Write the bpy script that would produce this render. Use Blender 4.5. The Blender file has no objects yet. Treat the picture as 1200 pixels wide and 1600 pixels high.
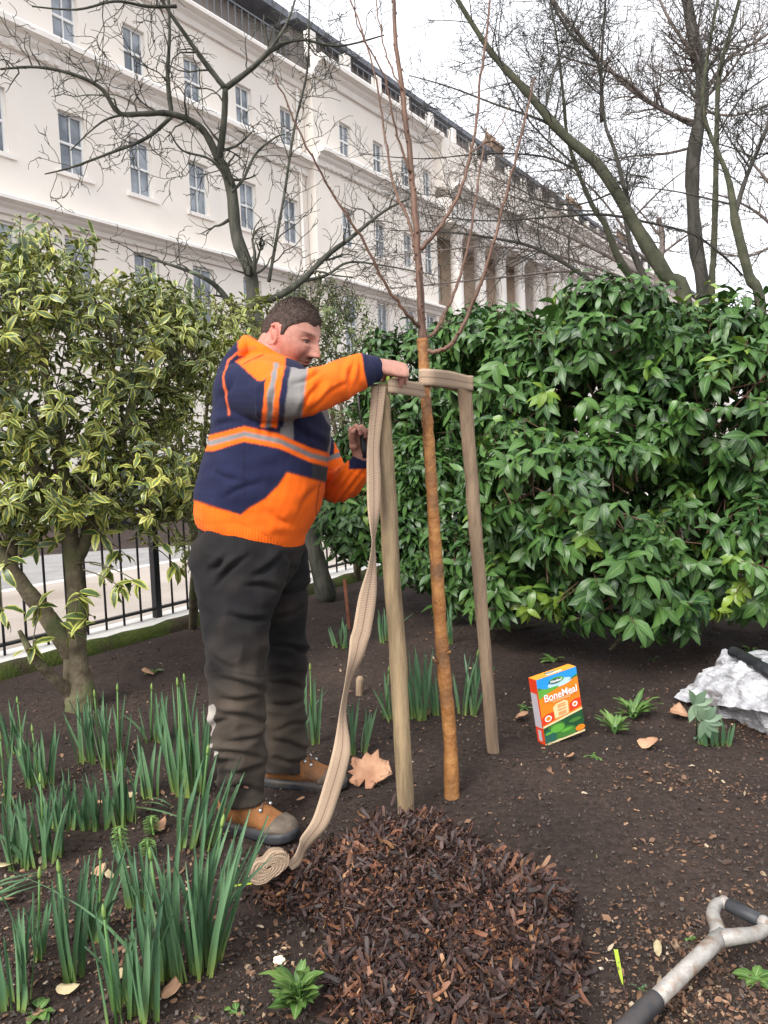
import bpy, bmesh, math, random
import numpy as np
from mathutils import Vector, Matrix, noise as mnoise
random.seed(7); rng = np.random.default_rng(7)
R = math.radians
scene = bpy.context.scene
COL = scene.collection

# ------------------------------------------------------------------ camera
PITCH, ROLL, CAMH, FPX = R(4.6), R(2.0), 1.25, 1202.0
_f = np.array([0, math.cos(PITCH), -math.sin(PITCH)])
_r0 = np.array([1.0, 0, 0]); _u0 = np.array([0, math.sin(PITCH), math.cos(PITCH)])
_u = math.cos(ROLL) * _u0 + math.sin(ROLL) * _r0
_r = math.cos(ROLL) * _r0 - math.sin(ROLL) * _u0
CAM = np.array([0, 0, CAMH])
cd = bpy.data.cameras.new('camera'); cam = bpy.data.objects.new('camera', cd); COL.objects.link(cam)
cam.matrix_world = Matrix(((_r[0], _u[0], -_f[0], 0), (_r[1], _u[1], -_f[1], 0), (_r[2], _u[2], -_f[2], CAMH), (0, 0, 0, 1)))
cd.sensor_fit = 'VERTICAL'; cd.sensor_height = 24.0; cd.lens = 24.0 * FPX / 1600.0
cd.clip_start = 0.05; cd.clip_end = 2000
scene.camera = cam

# ------------------------------------------------------------------ sky and sun (bright overcast)
SUN_EL, SUN_AZ = 42.0, -35.0          # azimuth from +Y towards +X
w = bpy.data.worlds.new('World'); scene.world = w; w.use_nodes = True
nt = w.node_tree; nt.nodes.clear()
sky = nt.nodes.new('ShaderNodeTexSky'); sky.sky_type = 'NISHITA'; sky.sun_disc = False
sky.sun_elevation = R(SUN_EL); sky.sun_rotation = R(SUN_AZ); sky.dust_density = 4; sky.air_density = 1.0
hs = nt.nodes.new('ShaderNodeHueSaturation'); hs.inputs['Saturation'].default_value = 0.13
mx = nt.nodes.new('ShaderNodeMix'); mx.data_type = 'RGBA'; mx.inputs[0].default_value = 0.55
mx.inputs[7].default_value = (5.2, 5.3, 5.6, 1)
bg = nt.nodes.new('ShaderNodeBackground'); bg.inputs[1].default_value = 0.13
wo = nt.nodes.new('ShaderNodeOutputWorld')
nt.links.new(sky.outputs[0], hs.inputs['Color']); nt.links.new(hs.outputs[0], mx.inputs[6])
nt.links.new(mx.outputs[2], bg.inputs[0]); nt.links.new(bg.outputs[0], wo.inputs[0])
sl = bpy.data.lights.new('sun', 'SUN'); sl.energy = 1.2; sl.angle = R(25); sl.color = (1.0, 0.96, 0.9)
so = bpy.data.objects.new('sun', sl); COL.objects.link(so)
_sd = Vector((math.sin(R(SUN_AZ)) * math.cos(R(SUN_EL)), math.cos(R(SUN_AZ + 180)) * math.cos(R(SUN_EL)), math.sin(R(SUN_EL))))
sky.sun_rotation = math.atan2(_sd.x, _sd.y)
so.rotation_euler = _sd.to_track_quat('Z', 'Y').to_euler()
scene.view_settings.view_transform = 'Standard'; scene.view_settings.look = 'None'
scene.view_settings.exposure = 1.5; scene.view_settings.gamma = 1
scene.view_settings.use_curve_mapping = False
scene.cycles.max_bounces = 5; scene.cycles.diffuse_bounces = 3; scene.cycles.transmission_bounces = 3

# ------------------------------------------------------------------ helpers
def P(px, py, d):
    """photo pixel + metres in front of the camera -> point in the world"""
    return CAM + d * (_f + _r * ((px - 600) / FPX) - _u * ((py - 800) / FPX))
def ray(px, py): return _f + _r * ((px - 600) / FPX) - _u * ((py - 800) / FPX)
def G(px, py, z=0.0):
    d = ray(px, py); t = (z - CAMH) / d[2]; return CAM + d * t
def proj(v):
    q = v - CAM; z = q @ _f
    return 600 + FPX * (q @ _r) / z, 800 - FPX * (q @ _u) / z
# street frame: the fence, the road and the houses run along SD, perpendicular SN points away from the garden
SD = np.array([0.553, 0.833, 0]); SN = np.array([-0.833, 0.553, 0])
def S(s, n, z): return SD * s + SN * n + np.array([0, 0, z])

def link(o, parent=None):
    COL.objects.link(o)
    if parent is not None: o.parent = parent
    return o
def tag(o, label=None, cat=None, group=None, kind=None):
    if label: o['label'] = label
    if cat: o['category'] = cat
    if group: o['group'] = group
    if kind: o['kind'] = kind
    return o
def empty(name, loc, label, cat, group=None):
    o = bpy.data.objects.new(name, None); o.location = Vector(loc); o.empty_display_size = 0.1
    link(o); tag(o, label, cat, group)
    return o
def ROOTLOC(p):
    v = Vector((0, 0, 0))
    while p is not None:
        v += Vector(p.location); p = p.parent
    return v

class MB:
    def __init__(s): s.v = []; s.f = []; s.m = []; s.uv = []
    def add(s, vs, fs, mi=0):
        b = len(s.v); s.v.extend([tuple(x) for x in vs]); s.f.extend([tuple(i + b for i in f) for f in fs]); s.m.extend([mi] * len(fs))
    def quad(s, a, b, c, d, mi=0): s.add([a, b, c, d], [(0, 1, 2, 3)], mi)
    def box(s, o, ex, ey, ez, mi=0):
        """box from corner o with edge vectors"""
        o, ex, ey, ez = map(np.asarray, (o, ex, ey, ez))
        vs = [o, o + ex, o + ex + ey, o + ey, o + ez, o + ex + ez, o + ex + ey + ez, o + ey + ez]
        fs = [(0, 3, 2, 1), (4, 5, 6, 7), (0, 1, 5, 4), (1, 2, 6, 5), (2, 3, 7, 6), (3, 0, 4, 7)]
        if np.dot(np.cross(ex, ey), ez) < 0: fs = [f[::-1] for f in fs]
        s.add(vs, fs, mi)
    def cbox(s, c, ex, ey, ez, mi=0):
        c, ex, ey, ez = map(np.asarray, (c, ex, ey, ez)); s.box(c - ex / 2 - ey / 2 - ez / 2, ex, ey, ez, mi)
    def tube(s, pts, rad, n=8, cap=True, mi=0, ref=None, rb=None):
        pts = [np.asarray(p, float) for p in pts]; k = len(pts)
        b = len(s.v); ux = None
        for i, p in enumerate(pts):
            t = pts[min(i + 1, k - 1)] - pts[max(i - 1, 0)]; t = t / (np.linalg.norm(t) + 1e-9)
            if ref is not None: ux = np.asarray(ref, float)
            elif ux is None: ux = np.array([0, 0, 1.0]) if abs(t[2]) < .8 else np.array([1.0, 0, 0])
            ux = ux - t * (ux @ t); ux = ux / (np.linalg.norm(ux) + 1e-9); uy = np.cross(t, ux)
            r = rad[i] if hasattr(rad, '__len__') else rad
            r2 = r if rb is None else (rb[i] if hasattr(rb, '__len__') else rb)
            for j in range(n):
                a = 2 * math.pi * j / n
                s.v.append(tuple(p + ux * (math.cos(a) * r2) + uy * (math.sin(a) * r)))
        for i in range(k - 1):
            for j in range(n):
                j2 = (j + 1) % n
                s.f.append((b + i * n + j, b + i * n + j2, b + (i + 1) * n + j2, b + (i + 1) * n + j)); s.m.append(mi)
        if cap:
            s.f.append(tuple(b + j for j in range(n))[::-1]); s.m.append(mi)
            s.f.append(tuple(b + (k - 1) * n + j for j in range(n))); s.m.append(mi)
    def ball(s, c, r, n=12, mi=0, sq=(1, 1, 1)):
        c = np.asarray(c, float); rings = n // 2
        vs = [c + np.array([0, 0, r * sq[2]])]
        for i in range(1, rings):
            th = math.pi * i / rings
            for j in range(n):
                a = 2 * math.pi * j / n
                vs.append(c + r * np.array([math.sin(th) * math.cos(a) * sq[0], math.sin(th) * math.sin(a) * sq[1], math.cos(th) * sq[2]]))
        vs.append(c - np.array([0, 0, r * sq[2]]))
        fs = [(0, 1 + j, 1 + (j + 1) % n) for j in range(n)]
        for i in range(rings - 2):
            for j in range(n):
                a = 1 + i * n + j; b2 = 1 + i * n + (j + 1) % n
                fs.append((a, a + n, b2 + n, b2))
        L = len(vs) - 1; q = 1 + (rings - 2) * n
        fs += [(q + j, L, q + (j + 1) % n) for j in range(n)]
        s.add(vs, fs, mi)
    def build(s, name, mats, parent=None, smooth=True, uv=None, attrs=None, bevel=0):
        me = bpy.data.meshes.new(name); me.from_pydata(s.v, [], s.f)
        if not isinstance(mats, (list, tuple)): mats = [mats]
        for m in mats: me.materials.append(m)
        if len(mats) > 1: me.polygons.foreach_set('material_index', s.m)
        if smooth: me.polygons.foreach_set('use_smooth', [True] * len(me.polygons))
        if uv is not None:
            ul = me.uv_layers.new(name='UVMap'); li = np.zeros(len(me.loops), int); me.loops.foreach_get('vertex_index', li)
            ul.data.foreach_set('uv', np.asarray(uv, float)[li].ravel())
        for k, a in (attrs or {}).items():
            at = me.attributes.new(k, 'FLOAT', 'POINT'); at.data.foreach_set('value', np.asarray(a, float).ravel())
        o = bpy.data.objects.new(name, me); link(o, parent)
        if parent is not None: o.location = -ROOTLOC(parent)
        me.update()
        if bevel:
            md = o.modifiers.new('bevel', 'BEVEL'); md.width = bevel; md.segments = 2; md.limit_method = 'ANGLE'
        return o

def nodes(name):
    m = bpy.data.materials.new(name); m.use_nodes = True; nt = m.node_tree
    return m, nt, nt.nodes['Principled BSDF']
def N(nt, typ, **kw):
    n = nt.nodes.new(typ)
    for k, v in kw.items(): setattr(n, k, v)
    return n
def mat(name, c1, c2=None, scale=8.0, rough=0.7, bump=0.0, bscale=None, spec=0.3, metal=0, detail=5, stretch=None, dist=0.01, coat=0, lo=.35, hi=.65, trans=0, third=None, tscale=2.0):
    m, nt, b = nodes(name); L = nt.links.new
    b.inputs['Roughness'].default_value = rough; b.inputs['Metallic'].default_value = metal
    b.inputs['Specular IOR Level'].default_value = spec; b.inputs['Coat Weight'].default_value = coat
    tc = N(nt, 'ShaderNodeTexCoord'); mp = N(nt, 'ShaderNodeMapping'); L(tc.outputs['Object'], mp.inputs[0])
    if stretch: mp.inputs['Scale'].default_value = stretch
    nz = N(nt, 'ShaderNodeTexNoise'); nz.inputs['Scale'].default_value = scale; nz.inputs['Detail'].default_value = detail
    nz.inputs['Roughness'].default_value = .65
    L(mp.outputs[0], nz.inputs['Vector'])
    rp = N(nt, 'ShaderNodeValToRGB'); L(nz.outputs[0], rp.inputs[0])
    rp.color_ramp.elements[0].position = lo; rp.color_ramp.elements[1].position = hi
    rp.color_ramp.elements[0].color = (*c1, 1); rp.color_ramp.elements[1].color = (*(c2 or c1), 1)
    out = rp.outputs[0]
    if third:
        n3 = N(nt, 'ShaderNodeTexNoise'); n3.inputs['Scale'].default_value = tscale; n3.inputs['Detail'].default_value = 4
        L(mp.outputs[0], n3.inputs['Vector'])
        r3 = N(nt, 'ShaderNodeValToRGB'); L(n3.outputs[0], r3.inputs[0]); r3.color_ramp.elements[0].position = .5; r3.color_ramp.elements[1].position = .68
        mx = N(nt, 'ShaderNodeMix', data_type='RGBA'); L(r3.outputs[0], mx.inputs[0]); L(out, mx.inputs[6]); mx.inputs[7].default_value = (*third, 1); out = mx.outputs[2]
    L(out, b.inputs['Base Color'])
    if bump:
        bz = N(nt, 'ShaderNodeTexNoise'); bz.inputs['Scale'].default_value = bscale or scale * 4; bz.inputs['Detail'].default_value = 6
        L(mp.outputs[0], bz.inputs['Vector'])
        bp = N(nt, 'ShaderNodeBump'); bp.inputs['Strength'].default_value = bump; bp.inputs['Distance'].default_value = dist
        L(bz.outputs[0], bp.inputs['Height']); L(bp.outputs[0], b.inputs['Normal'])
    if trans: b.inputs['Transmission Weight'].default_value = trans
    return m

def catmull(A, n):
    A = np.asarray(A, float); k = len(A); out = []
    for i in range(k - 1):
        p0 = A[max(i - 1, 0)]; p1 = A[i]; p2 = A[i + 1]; p3 = A[min(i + 2, k - 1)]
        for j in range(n):
            t = j / n
            out.append(.5 * ((2 * p1) + (-p0 + p2) * t + (2 * p0 - 5 * p1 + 4 * p2 - p3) * t * t + (-p0 + 3 * p1 - 3 * p2 + p3) * t ** 3))
    out.append(A[-1]); return np.array(out)

# ------------------------------------------------------------------ materials
M = {}
M['cream'] = mat('cream_stucco', (.80, .735, .66), (.86, .80, .73), scale=.7, rough=.85, bump=.15, bscale=30, spec=.2, third=(.77, .71, .66), tscale=.35)
M['cream_light'] = mat('cream_trim', (.80, .75, .70), (.86, .81, .76), scale=1.5, rough=.8, spec=.2)
M['cream_shade'] = mat('shaded_cream_render', (.42, .31, .22), (.52, .40, .30), scale=.8, rough=.9)  # browned cream: shade behind the portico columns put into the colour
M['attic'] = mat('attic_shaded_cream', (.26, .23, .21), (.36, .32, .29), scale=1, rough=.9)  # cream greyed down, the dark of the attic recess painted in
M['slate'] = mat('slate_roof', (.11, .12, .145), (.18, .19, .215), scale=2, rough=.6, bump=.3)
M['chimney'] = mat('chimney_brick', (.20, .13, .09), (.28, .19, .13), scale=3, rough=.9, bump=.3)
M['white_paint'] = mat('white_paint', (.78, .78, .76), (.82, .82, .80), scale=5, rough=.5)
M['black_iron'] = mat('black_iron', (.012, .013, .015), (.022, .022, .024), scale=20, rough=.45, bump=.1)
M['leaded'] = mat('grey_railing', (.16, .17, .19), rough=.6)

def glass_mat(name, base, curtain):
    m, nt, b = nodes(name); L = nt.links.new
    tc = N(nt, 'ShaderNodeTexCoord'); nz = N(nt, 'ShaderNodeTexNoise'); nz.inputs['Scale'].default_value = 1.3; nz.inputs['Detail'].default_value = 3
    oi = N(nt, 'ShaderNodeObjectInfo'); ad = N(nt, 'ShaderNodeVectorMath', operation='ADD'); L(tc.outputs['Object'], ad.inputs[0]); L(oi.outputs['Location'], ad.inputs[1])
    L(ad.outputs[0], nz.inputs['Vector'])
    rp = N(nt, 'ShaderNodeValToRGB'); rp.color_ramp.elements[0].position = .38; rp.color_ramp.elements[1].position = .62
    rp.color_ramp.elements[0].color = (*base, 1); rp.color_ramp.elements[1].color = (*curtain, 1)
    L(nz.outputs[0], rp.inputs[0]); L(rp.outputs[0], b.inputs['Base Color'])
    b.inputs['Roughness'].default_value = .08; b.inputs['Specular IOR Level'].default_value = .7
    return m
M['glass'] = glass_mat('window_glass', (.10, .12, .15), (.30, .33, .37))

# soil
def soil():
    m, nt, b = nodes('garden_soil'); L = nt.links.new
    tc = N(nt, 'ShaderNodeTexCoord')
    def nz(s, d=6, r=.6):
        n = N(nt, 'ShaderNodeTexNoise'); n.inputs['Scale'].default_value = s; n.inputs['Detail'].default_value = d; n.inputs['Roughness'].default_value = r
        L(tc.outputs['Object'], n.inputs['Vector']); return n
    a = nz(1.6, 5); f = nz(45, 8, .75)
    r1 = N(nt, 'ShaderNodeValToRGB'); L(f.outputs[0], r1.inputs[0]); e = r1.color_ramp.elements
    e[0].position = .32; e[0].color = (.018, .013, .011, 1); e[1].position = .68; e[1].color = (.072, .052, .043, 1)
    e2 = e.new(.5); e2.color = (.042, .030, .025, 1)
    r2 = N(nt, 'ShaderNodeValToRGB'); L(a.outputs[0], r2.inputs[0]); r2.color_ramp.elements[0].position = .35; r2.color_ramp.elements[1].position = .7
    r2.color_ramp.elements[0].color = (.75, .72, .72, 1); r2.color_ramp.elements[1].color = (1.45, 1.35, 1.3, 1)
    mu = N(nt, 'ShaderNodeMix', data_type='RGBA', blend_type='MULTIPLY'); mu.inputs[0].default_value = 1
    L(r1.outputs[0], mu.inputs[6]); L(r2.outputs[0], mu.inputs[7])
    v = N(nt, 'ShaderNodeTexVoronoi'); v.inputs['Scale'].default_value = 60; L(tc.outputs['Object'], v.inputs['Vector'])
    r3 = N(nt, 'ShaderNodeValToRGB'); L(v.outputs['Distance'], r3.inputs[0]); r3.color_ramp.elements[0].position = .10; r3.color_ramp.elements[1].position = .16
    r3.color_ramp.elements[0].color = (1, 1, 1, 1); r3.color_ramp.elements[1].color = (0, 0, 0, 1)
    k = nz(7, 3); rk = N(nt, 'ShaderNodeValToRGB'); L(k.outputs[0], rk.inputs[0]); rk.color_ramp.elements[0].position = .56; rk.color_ramp.elements[1].position = .62
    mm = N(nt, 'ShaderNodeMath', operation='MULTIPLY'); L(r3.outputs[0], mm.inputs[0]); L(rk.outputs[0], mm.inputs[1])
    mx = N(nt, 'ShaderNodeMix', data_type='RGBA'); L(mm.outputs[0], mx.inputs[0]); L(mu.outputs[2], mx.inputs[6]); mx.inputs[7].default_value = (.16, .10, .07, 1)
    L(mx.outputs[2], b.inputs['Base Color'])
    b.inputs['Roughness'].default_value = .85; b.inputs['Specular IOR Level'].default_value = .25
    bp = N(nt, 'ShaderNodeBump'); bp.inputs['Strength'].default_value = .9; bp.inputs['Distance'].default_value = .02
    L(f.outputs[0], bp.inputs['Height']); L(bp.outputs[0], b.inputs['Normal'])
    return m
M['soil'] = soil()
M['paving'] = mat('pale_paving', (.33, .29, .255), (.42, .37, .33), scale=.8, rough=.85, bump=.2, third=(.28, .235, .20), tscale=.5)
M['asphalt'] = mat('asphalt', (.23, .225, .22), (.30, .29, .285), scale=3, rough=.9, bump=.3)
M['stone'] = mat('pale_kerb_stone', (.60, .58, .55), (.72, .70, .67), scale=4, rough=.85, bump=.3)
M['moss'] = mat('mossy_stone', (.028, .042, .008), (.065, .085, .014), scale=9, rough=1, bump=1, bscale=60, third=(.045, .032, .022), tscale=5)
M['bark_grey'] = mat('grey_green_bark', (.028, .030, .023), (.085, .082, .066), scale=14, rough=.95, bump=.6, bscale=50, stretch=(1, 1, .35))
M['bark_dark'] = mat('dark_bark', (.028, .026, .022), (.07, .065, .055), scale=10, rough=.95, bump=.5, bscale=40, stretch=(1, 1, .3))
M['bark_brown'] = mat('brown_twig_bark', (.10, .08, .07), (.17, .14, .125), scale=10, rough=.95, bump=.5)
M['bark_mossy'] = mat('mossy_green_bark', (.035, .038, .024), (.075, .075, .048), scale=8, rough=.95, bump=.5, bscale=40)
M['bark_shrub'] = mat('shrub_stem_bark', (.07, .055, .035), (.16, .13, .085), scale=12, rough=.95, bump=.8, bscale=45, third=(.09, .11, .04), tscale=6)
M['bark_orange'] = mat('orange_brown_bark', (.21, .082, .022), (.37, .175, .055), scale=16, rough=.65, bump=.7, bscale=60, spec=.35, third=(.13, .065, .032), tscale=9)
M['twig_orange'] = mat('young_twig_bark', (.085, .045, .032), (.16, .09, .06), scale=9, rough=.6, bump=.2)
M['stake'] = mat('weathered_timber', (.13, .09, .05), (.31, .225, .13), scale=9, rough=.85, bump=.7, bscale=40, stretch=(3, 3, .35), third=(.15, .11, .07), tscale=4, lo=.3, hi=.6)
M['stake2'] = mat('darker_timber', (.12, .08, .055), (.32, .23, .15), scale=8, rough=.85, bump=.7, bscale=40, stretch=(3, 3, .4), third=(.14, .095, .065), tscale=4, lo=.3, hi=.6)

def leaf_mat(name, ca, cb, margin=None, rough=.38, translucent=.12, rib=None, mpos=.28):
    m, nt, b = nodes(name); L = nt.links.new
    at = N(nt, 'ShaderNodeAttribute', attribute_name='rnd')
    rp = N(nt, 'ShaderNodeValToRGB'); L(at.outputs['Fac'], rp.inputs[0])
    rp.color_ramp.elements[0].color = (*ca, 1); rp.color_ramp.elements[1].color = (*cb, 1); rp.color_ramp.elements[0].position = 0; rp.color_ramp.elements[1].position = 1
    out = rp.outputs[0]
    uv = N(nt, 'ShaderNodeUVMap'); sp = N(nt, 'ShaderNodeSeparateXYZ'); L(uv.outputs[0], sp.inputs[0])
    sb = N(nt, 'ShaderNodeMath', operation='SUBTRACT'); L(sp.outputs[1], sb.inputs[0]); sb.inputs[1].default_value = .5
    ab = N(nt, 'ShaderNodeMath', operation='ABSOLUTE'); L(sb.outputs[0], ab.inputs[0])
    if margin:
        nz = N(nt, 'ShaderNodeTexNoise'); nz.inputs['Scale'].default_value = 60
        tc = N(nt, 'ShaderNodeTexCoord'); L(tc.outputs['Object'], nz.inputs['Vector'])
        ma = N(nt, 'ShaderNodeMath', operation='MULTIPLY_ADD'); L(nz.outputs[0], ma.inputs[0]); ma.inputs[1].default_value = .22; L(ab.outputs[0], ma.inputs[2])
        m2 = N(nt, 'ShaderNodeMath', operation='MULTIPLY_ADD'); L(at.outputs['Fac'], m2.inputs[0]); m2.inputs[1].default_value = .26; L(ma.outputs[0], m2.inputs[2])
        gt = N(nt, 'ShaderNodeMapRange'); L(m2.outputs[0], gt.inputs[0]); gt.inputs[1].default_value = mpos + .20; gt.inputs[2].default_value = mpos + .28
        mx = N(nt, 'ShaderNodeMix', data_type='RGBA'); L(gt.outputs[0], mx.inputs[0]); L(out, mx.inputs[6]); mx.inputs[7].default_value = (*margin, 1); out = mx.outputs[2]
    if rib:
        gt = N(nt, 'ShaderNodeMapRange'); L(ab.outputs[0], gt.inputs[0]); gt.inputs[1].default_value = .03; gt.inputs[2].default_value = .07; gt.inputs[3].default_value = 1; gt.inputs[4].default_value = 0
        mx = N(nt, 'ShaderNodeMix', data_type='RGBA'); L(gt.outputs[0], mx.inputs[0]); L(out, mx.inputs[6]); mx.inputs[7].default_value = (*rib, 1); out = mx.outputs[2]
    L(out, b.inputs['Base Color']); b.inputs['Roughness'].default_value = rough; b.inputs['Specular IOR Level'].default_value = .5
    tr = N(nt, 'ShaderNodeBsdfTranslucent'); L(out, tr.inputs[0]); ms = N(nt, 'ShaderNodeMixShader'); ms.inputs[0].default_value = translucent
    L(b.outputs[0], ms.inputs[1]); L(tr.outputs[0], ms.inputs[2]); L(ms.outputs[0], nt.nodes['Material Output'].inputs[0])
    return m
M['leaf_green'] = leaf_mat('glossy_green_leaf', (.017, .054, .014), (.070, .155, .030), rib=(.11, .19, .05), rough=.44)
M['leaf_lime'] = leaf_mat('young_green_leaf', (.06, .15, .025), (.18, .26, .03), rib=(.2, .28, .08), rough=.35)
M['leaf_var'] = leaf_mat('variegated_leaf', (.048, .082, .026), (.115, .155, .042), margin=(.38, .39, .085), rough=.4, mpos=.27)
M['leaf_var_dim'] = leaf_mat('variegated_leaf_dull', (.035, .062, .028), (.085, .115, .048), margin=(.20, .23, .07), rough=.4, mpos=.30)  # darker leaf, duller margin, for inner foliage and the third shrub

M['leaf_var_lit'] = leaf_mat('lit_yellow_variegated_leaf', (.10, .145, .035), (.19, .23, .05), margin=(.50, .47, .10), rough=.4, mpos=.20)  # yellower leaf for outer shoots, with the light on them painted in
# leaf template, 5 stations x 3 across
LA = np.array([0, .22, .48, .76, 1.0]); LW = np.array([.16, .78, 1.0, .62, .05])
def leaf_cloud(name, pos, tdir, nrm, Ls, Ws, curl, material, parent, rnd=None, fold=.18, wave=.05, prof=None):
    LW = globals()['LW'] if prof is None else np.array(prof)
    pos = np.asarray(pos, float); n = len(pos); tdir = np.asarray(tdir, float); nrm = np.asarray(nrm, float)
    x = tdir / (np.linalg.norm(tdir, axis=1, keepdims=True) + 1e-9)
    z = nrm - x * np.sum(nrm * x, axis=1, keepdims=True); z /= (np.linalg.norm(z, axis=1, keepdims=True) + 1e-9)
    y = np.cross(z, x)
    Ls = np.broadcast_to(Ls, n); Ws = np.broadcast_to(Ws, n); curl = np.broadcast_to(curl, n)
    V = np.zeros((n, 5, 3, 3))
    for i in range(5):
        a = LA[i]; th = curl * a; # arc bend
        ax = np.where(np.abs(curl) > 1e-3, np.sin(th) / np.where(np.abs(curl) > 1e-3, curl, 1), a) * Ls
        az = -np.where(np.abs(curl) > 1e-3, (1 - np.cos(th)) / np.where(np.abs(curl) > 1e-3, curl, 1), 0) * Ls
        for j, bb in enumerate((-1, 0, 1)):
            wv = rng.uniform(-wave, wave, n) * Ls * (abs(bb))
            V[:, i, j] = pos + x * ax[:, None] + z * (az + abs(bb) * fold * LW[i] * Ws / 2 + wv)[:, None] + y * (bb * LW[i] * Ws / 2)[:, None]
    V = V.reshape(-1, 3)
    fb = []
    for i in range(4):
        for j in range(2):
            a = i * 3 + j; fb.append((a, a + 3, a + 4, a + 1))
    fb = np.array(fb); F = (fb[None] + (np.arange(n) * 15)[:, None, None]).reshape(-1, 4)
    me = bpy.data.meshes.new(name)
    me.vertices.add(len(V)); me.vertices.foreach_set('co', V.ravel())
    me.loops.add(F.size); me.loops.foreach_set('vertex_index', F.ravel().astype(np.int32))
    me.polygons.add(len(F)); me.polygons.foreach_set('loop_start', (np.arange(len(F)) * 4).astype(np.int32))
    me.polygons.foreach_set('use_smooth', [True] * len(F))
    uvt = np.array([(a, j / 2) for a in LA for j in range(3)]); UV = np.tile(uvt, (n, 1))
    ul = me.uv_layers.new(name='UVMap'); ul.data.foreach_set('uv', UV[F.ravel()].ravel())
    at = me.attributes.new('rnd', 'FLOAT', 'POINT'); rr = rng.random(n) if rnd is None else np.asarray(rnd)
    at.data.foreach_set('value', np.repeat(rr, 15).astype(np.float32))
    me.materials.append(material); me.update(calc_edges=True); me.validate()
    o = bpy.data.objects.new(name, me); link(o, parent)
    if parent is not None: o.location = -ROOTLOC(parent)
    return o
def unit(v): v = np.asarray(v, float); return v / (np.linalg.norm(v) + 1e-9)
def rdir(n):
    v = rng.normal(size=(n, 3)); return v / np.linalg.norm(v, axis=1, keepdims=True)

# ------------------------------------------------------------------ ground
FENCE_N = 4.33
def hnoise(x, y, s, seed=0.): return mnoise.noise(Vector((x * s + seed, y * s - seed, seed * .7)))
def ground_h(x, y):
    n = x * SN[0] + y * SN[1]
    h = .025 * hnoise(x, y, .7, 3.1) + .012 * hnoise(x, y, 3, 9.) + .010 * hnoise(x, y, 9, 5.) + .006 * hnoise(x, y, 24, 1.7)
    h += .03 * math.exp(-((x - .35) ** 2 + (y - 2.85) ** 2) / .25)            # fill round the new tree
    if n > FENCE_N - .25: h = h * max(0, 1 - (n - FENCE_N + .25) / .2) - min(.16, max(0, (n - FENCE_N + .01)) * 1.6)
    d = math.hypot(x, y)
    if d > 12: h *= max(0, 1 - (d - 12) / 10)
    return h
def GG(px, py):
    p = G(px, py); p[2] = ground_h(p[0], p[1]); return p
def axis(lo, hi, step, far):
    a = list(np.arange(lo, hi + 1e-6, step)); d = step
    b = [a[-1]]
    while b[-1] < far: d *= 1.28; b.append(b[-1] + d)
    c = [a[0]]; d = step
    while c[-1] > -far: d *= 1.28; c.append(c[-1] - d)
    return c[1:][::-1] + a + b[1:]
gx = axis(-3.2, 3.6, .03, 900); gy = axis(.6, 7.2, .03, 900)
vs = [(x, y, ground_h(x, y)) for y in gy for x in gx]; nx = len(gx)
fs = [(j * nx + i, j * nx + i + 1, (j + 1) * nx + i + 1, (j + 1) * nx + i) for j in range(len(gy) - 1) for i in range(nx - 1)]
g = MB(); g.v = vs; g.f = fs; g.m = [0] * len(fs)
tag(g.build('ground', M['soil']), 'dark brown garden soil of the planting bed', None, kind='structure')

def strip(name, n0, n1, z, m, thick=.3, s0=-25, s1=140):
    b = MB(); b.box(S(s0, n0, z - thick), SD * (s1 - s0), SN * (n1 - n0), (0, 0, thick)); o = b.build(name, m, smooth=False)
    tag(o, kind='structure'); return o
strip('pavement', FENCE_N + .365, 7.4, -.03, M['paving'])
strip('kerb', 7.402, 7.55, -.034, M['stone'])
strip('road', 7.552, 14.6, -.15, M['asphalt'])
strip('far_kerb', 14.602, 14.75, -.035, M['stone'])
strip('far_pavement', 14.752, 19.99, -.03, M['paving'])
# ------------------------------------------------------------------ terrace of houses
D0 = 20.0
PAV = 25.3      # the end pavilion steps forward here
bld = empty('terrace_building', S(10, D0, 0), 'long cream stucco terrace with sash windows, cornices and a far columned portico', 'building')
def facade(name, s0, s1, n, wins, z0, z1, mats, rev=.22):
    """wall plane facing the camera with real openings; wins = list of (s, zbottom, w, h)"""
    ss = sorted(set([s0, s1] + [w[0] - w[2] / 2 for w in wins] + [w[0] + w[2] / 2 for w in wins]))
    zs = sorted(set([z0, z1] + [w[1] for w in wins] + [w[1] + w[3] for w in wins]))
    holes = [(w[0] - w[2] / 2, w[0] + w[2] / 2, w[1], w[1] + w[3]) for w in wins]
    b = MB()
    for i in range(len(ss) - 1):
        sm = (ss[i] + ss[i + 1]) / 2; hh = [h for h in holes if h[0] < sm < h[1]]
        for j in range(len(zs) - 1):
            zm = (zs[j] + zs[j + 1]) / 2
            if any(h[2] < zm < h[3] for h in hh): continue
            b.quad(S(ss[i], n, zs[j]), S(ss[i], n, zs[j + 1]), S(ss[i + 1], n, zs[j + 1]), S(ss[i + 1], n, zs[j]))
    for a, c, z, t in holes:
        b.quad(S(a, n, z), S(a, n, t), S(a, n + rev, t), S(a, n + rev, z)); b.quad(S(c, n, z), S(c, n + rev, z), S(c, n + rev, t), S(c, n, t))
        b.quad(S(a, n, t), S(c, n, t), S(c, n + rev, t), S(a, n + rev, t)); b.quad(S(a, n, z), S(a, n + rev, z), S(c, n + rev, z), S(c, n, z))
    return b.build(name, mats, bld, smooth=False)
WS = [14.5 + 2.44 * k for k in range(-6, 5)]
rows = [(5.1, .98, 2.65), (9.55, .88, 1.72), (13.18, .84, 1.5)]
rows2 = [(5.3, .98, 2.65), (9.95, .86, 1.6), (13.62, .82, 1.42)]
L1 = [w for w in WS if w < PAV]; L2 = [27.5, 30.0, 32.4, 34.4] + [50.5 + 2.6 * k for k in range(9)]
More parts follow.
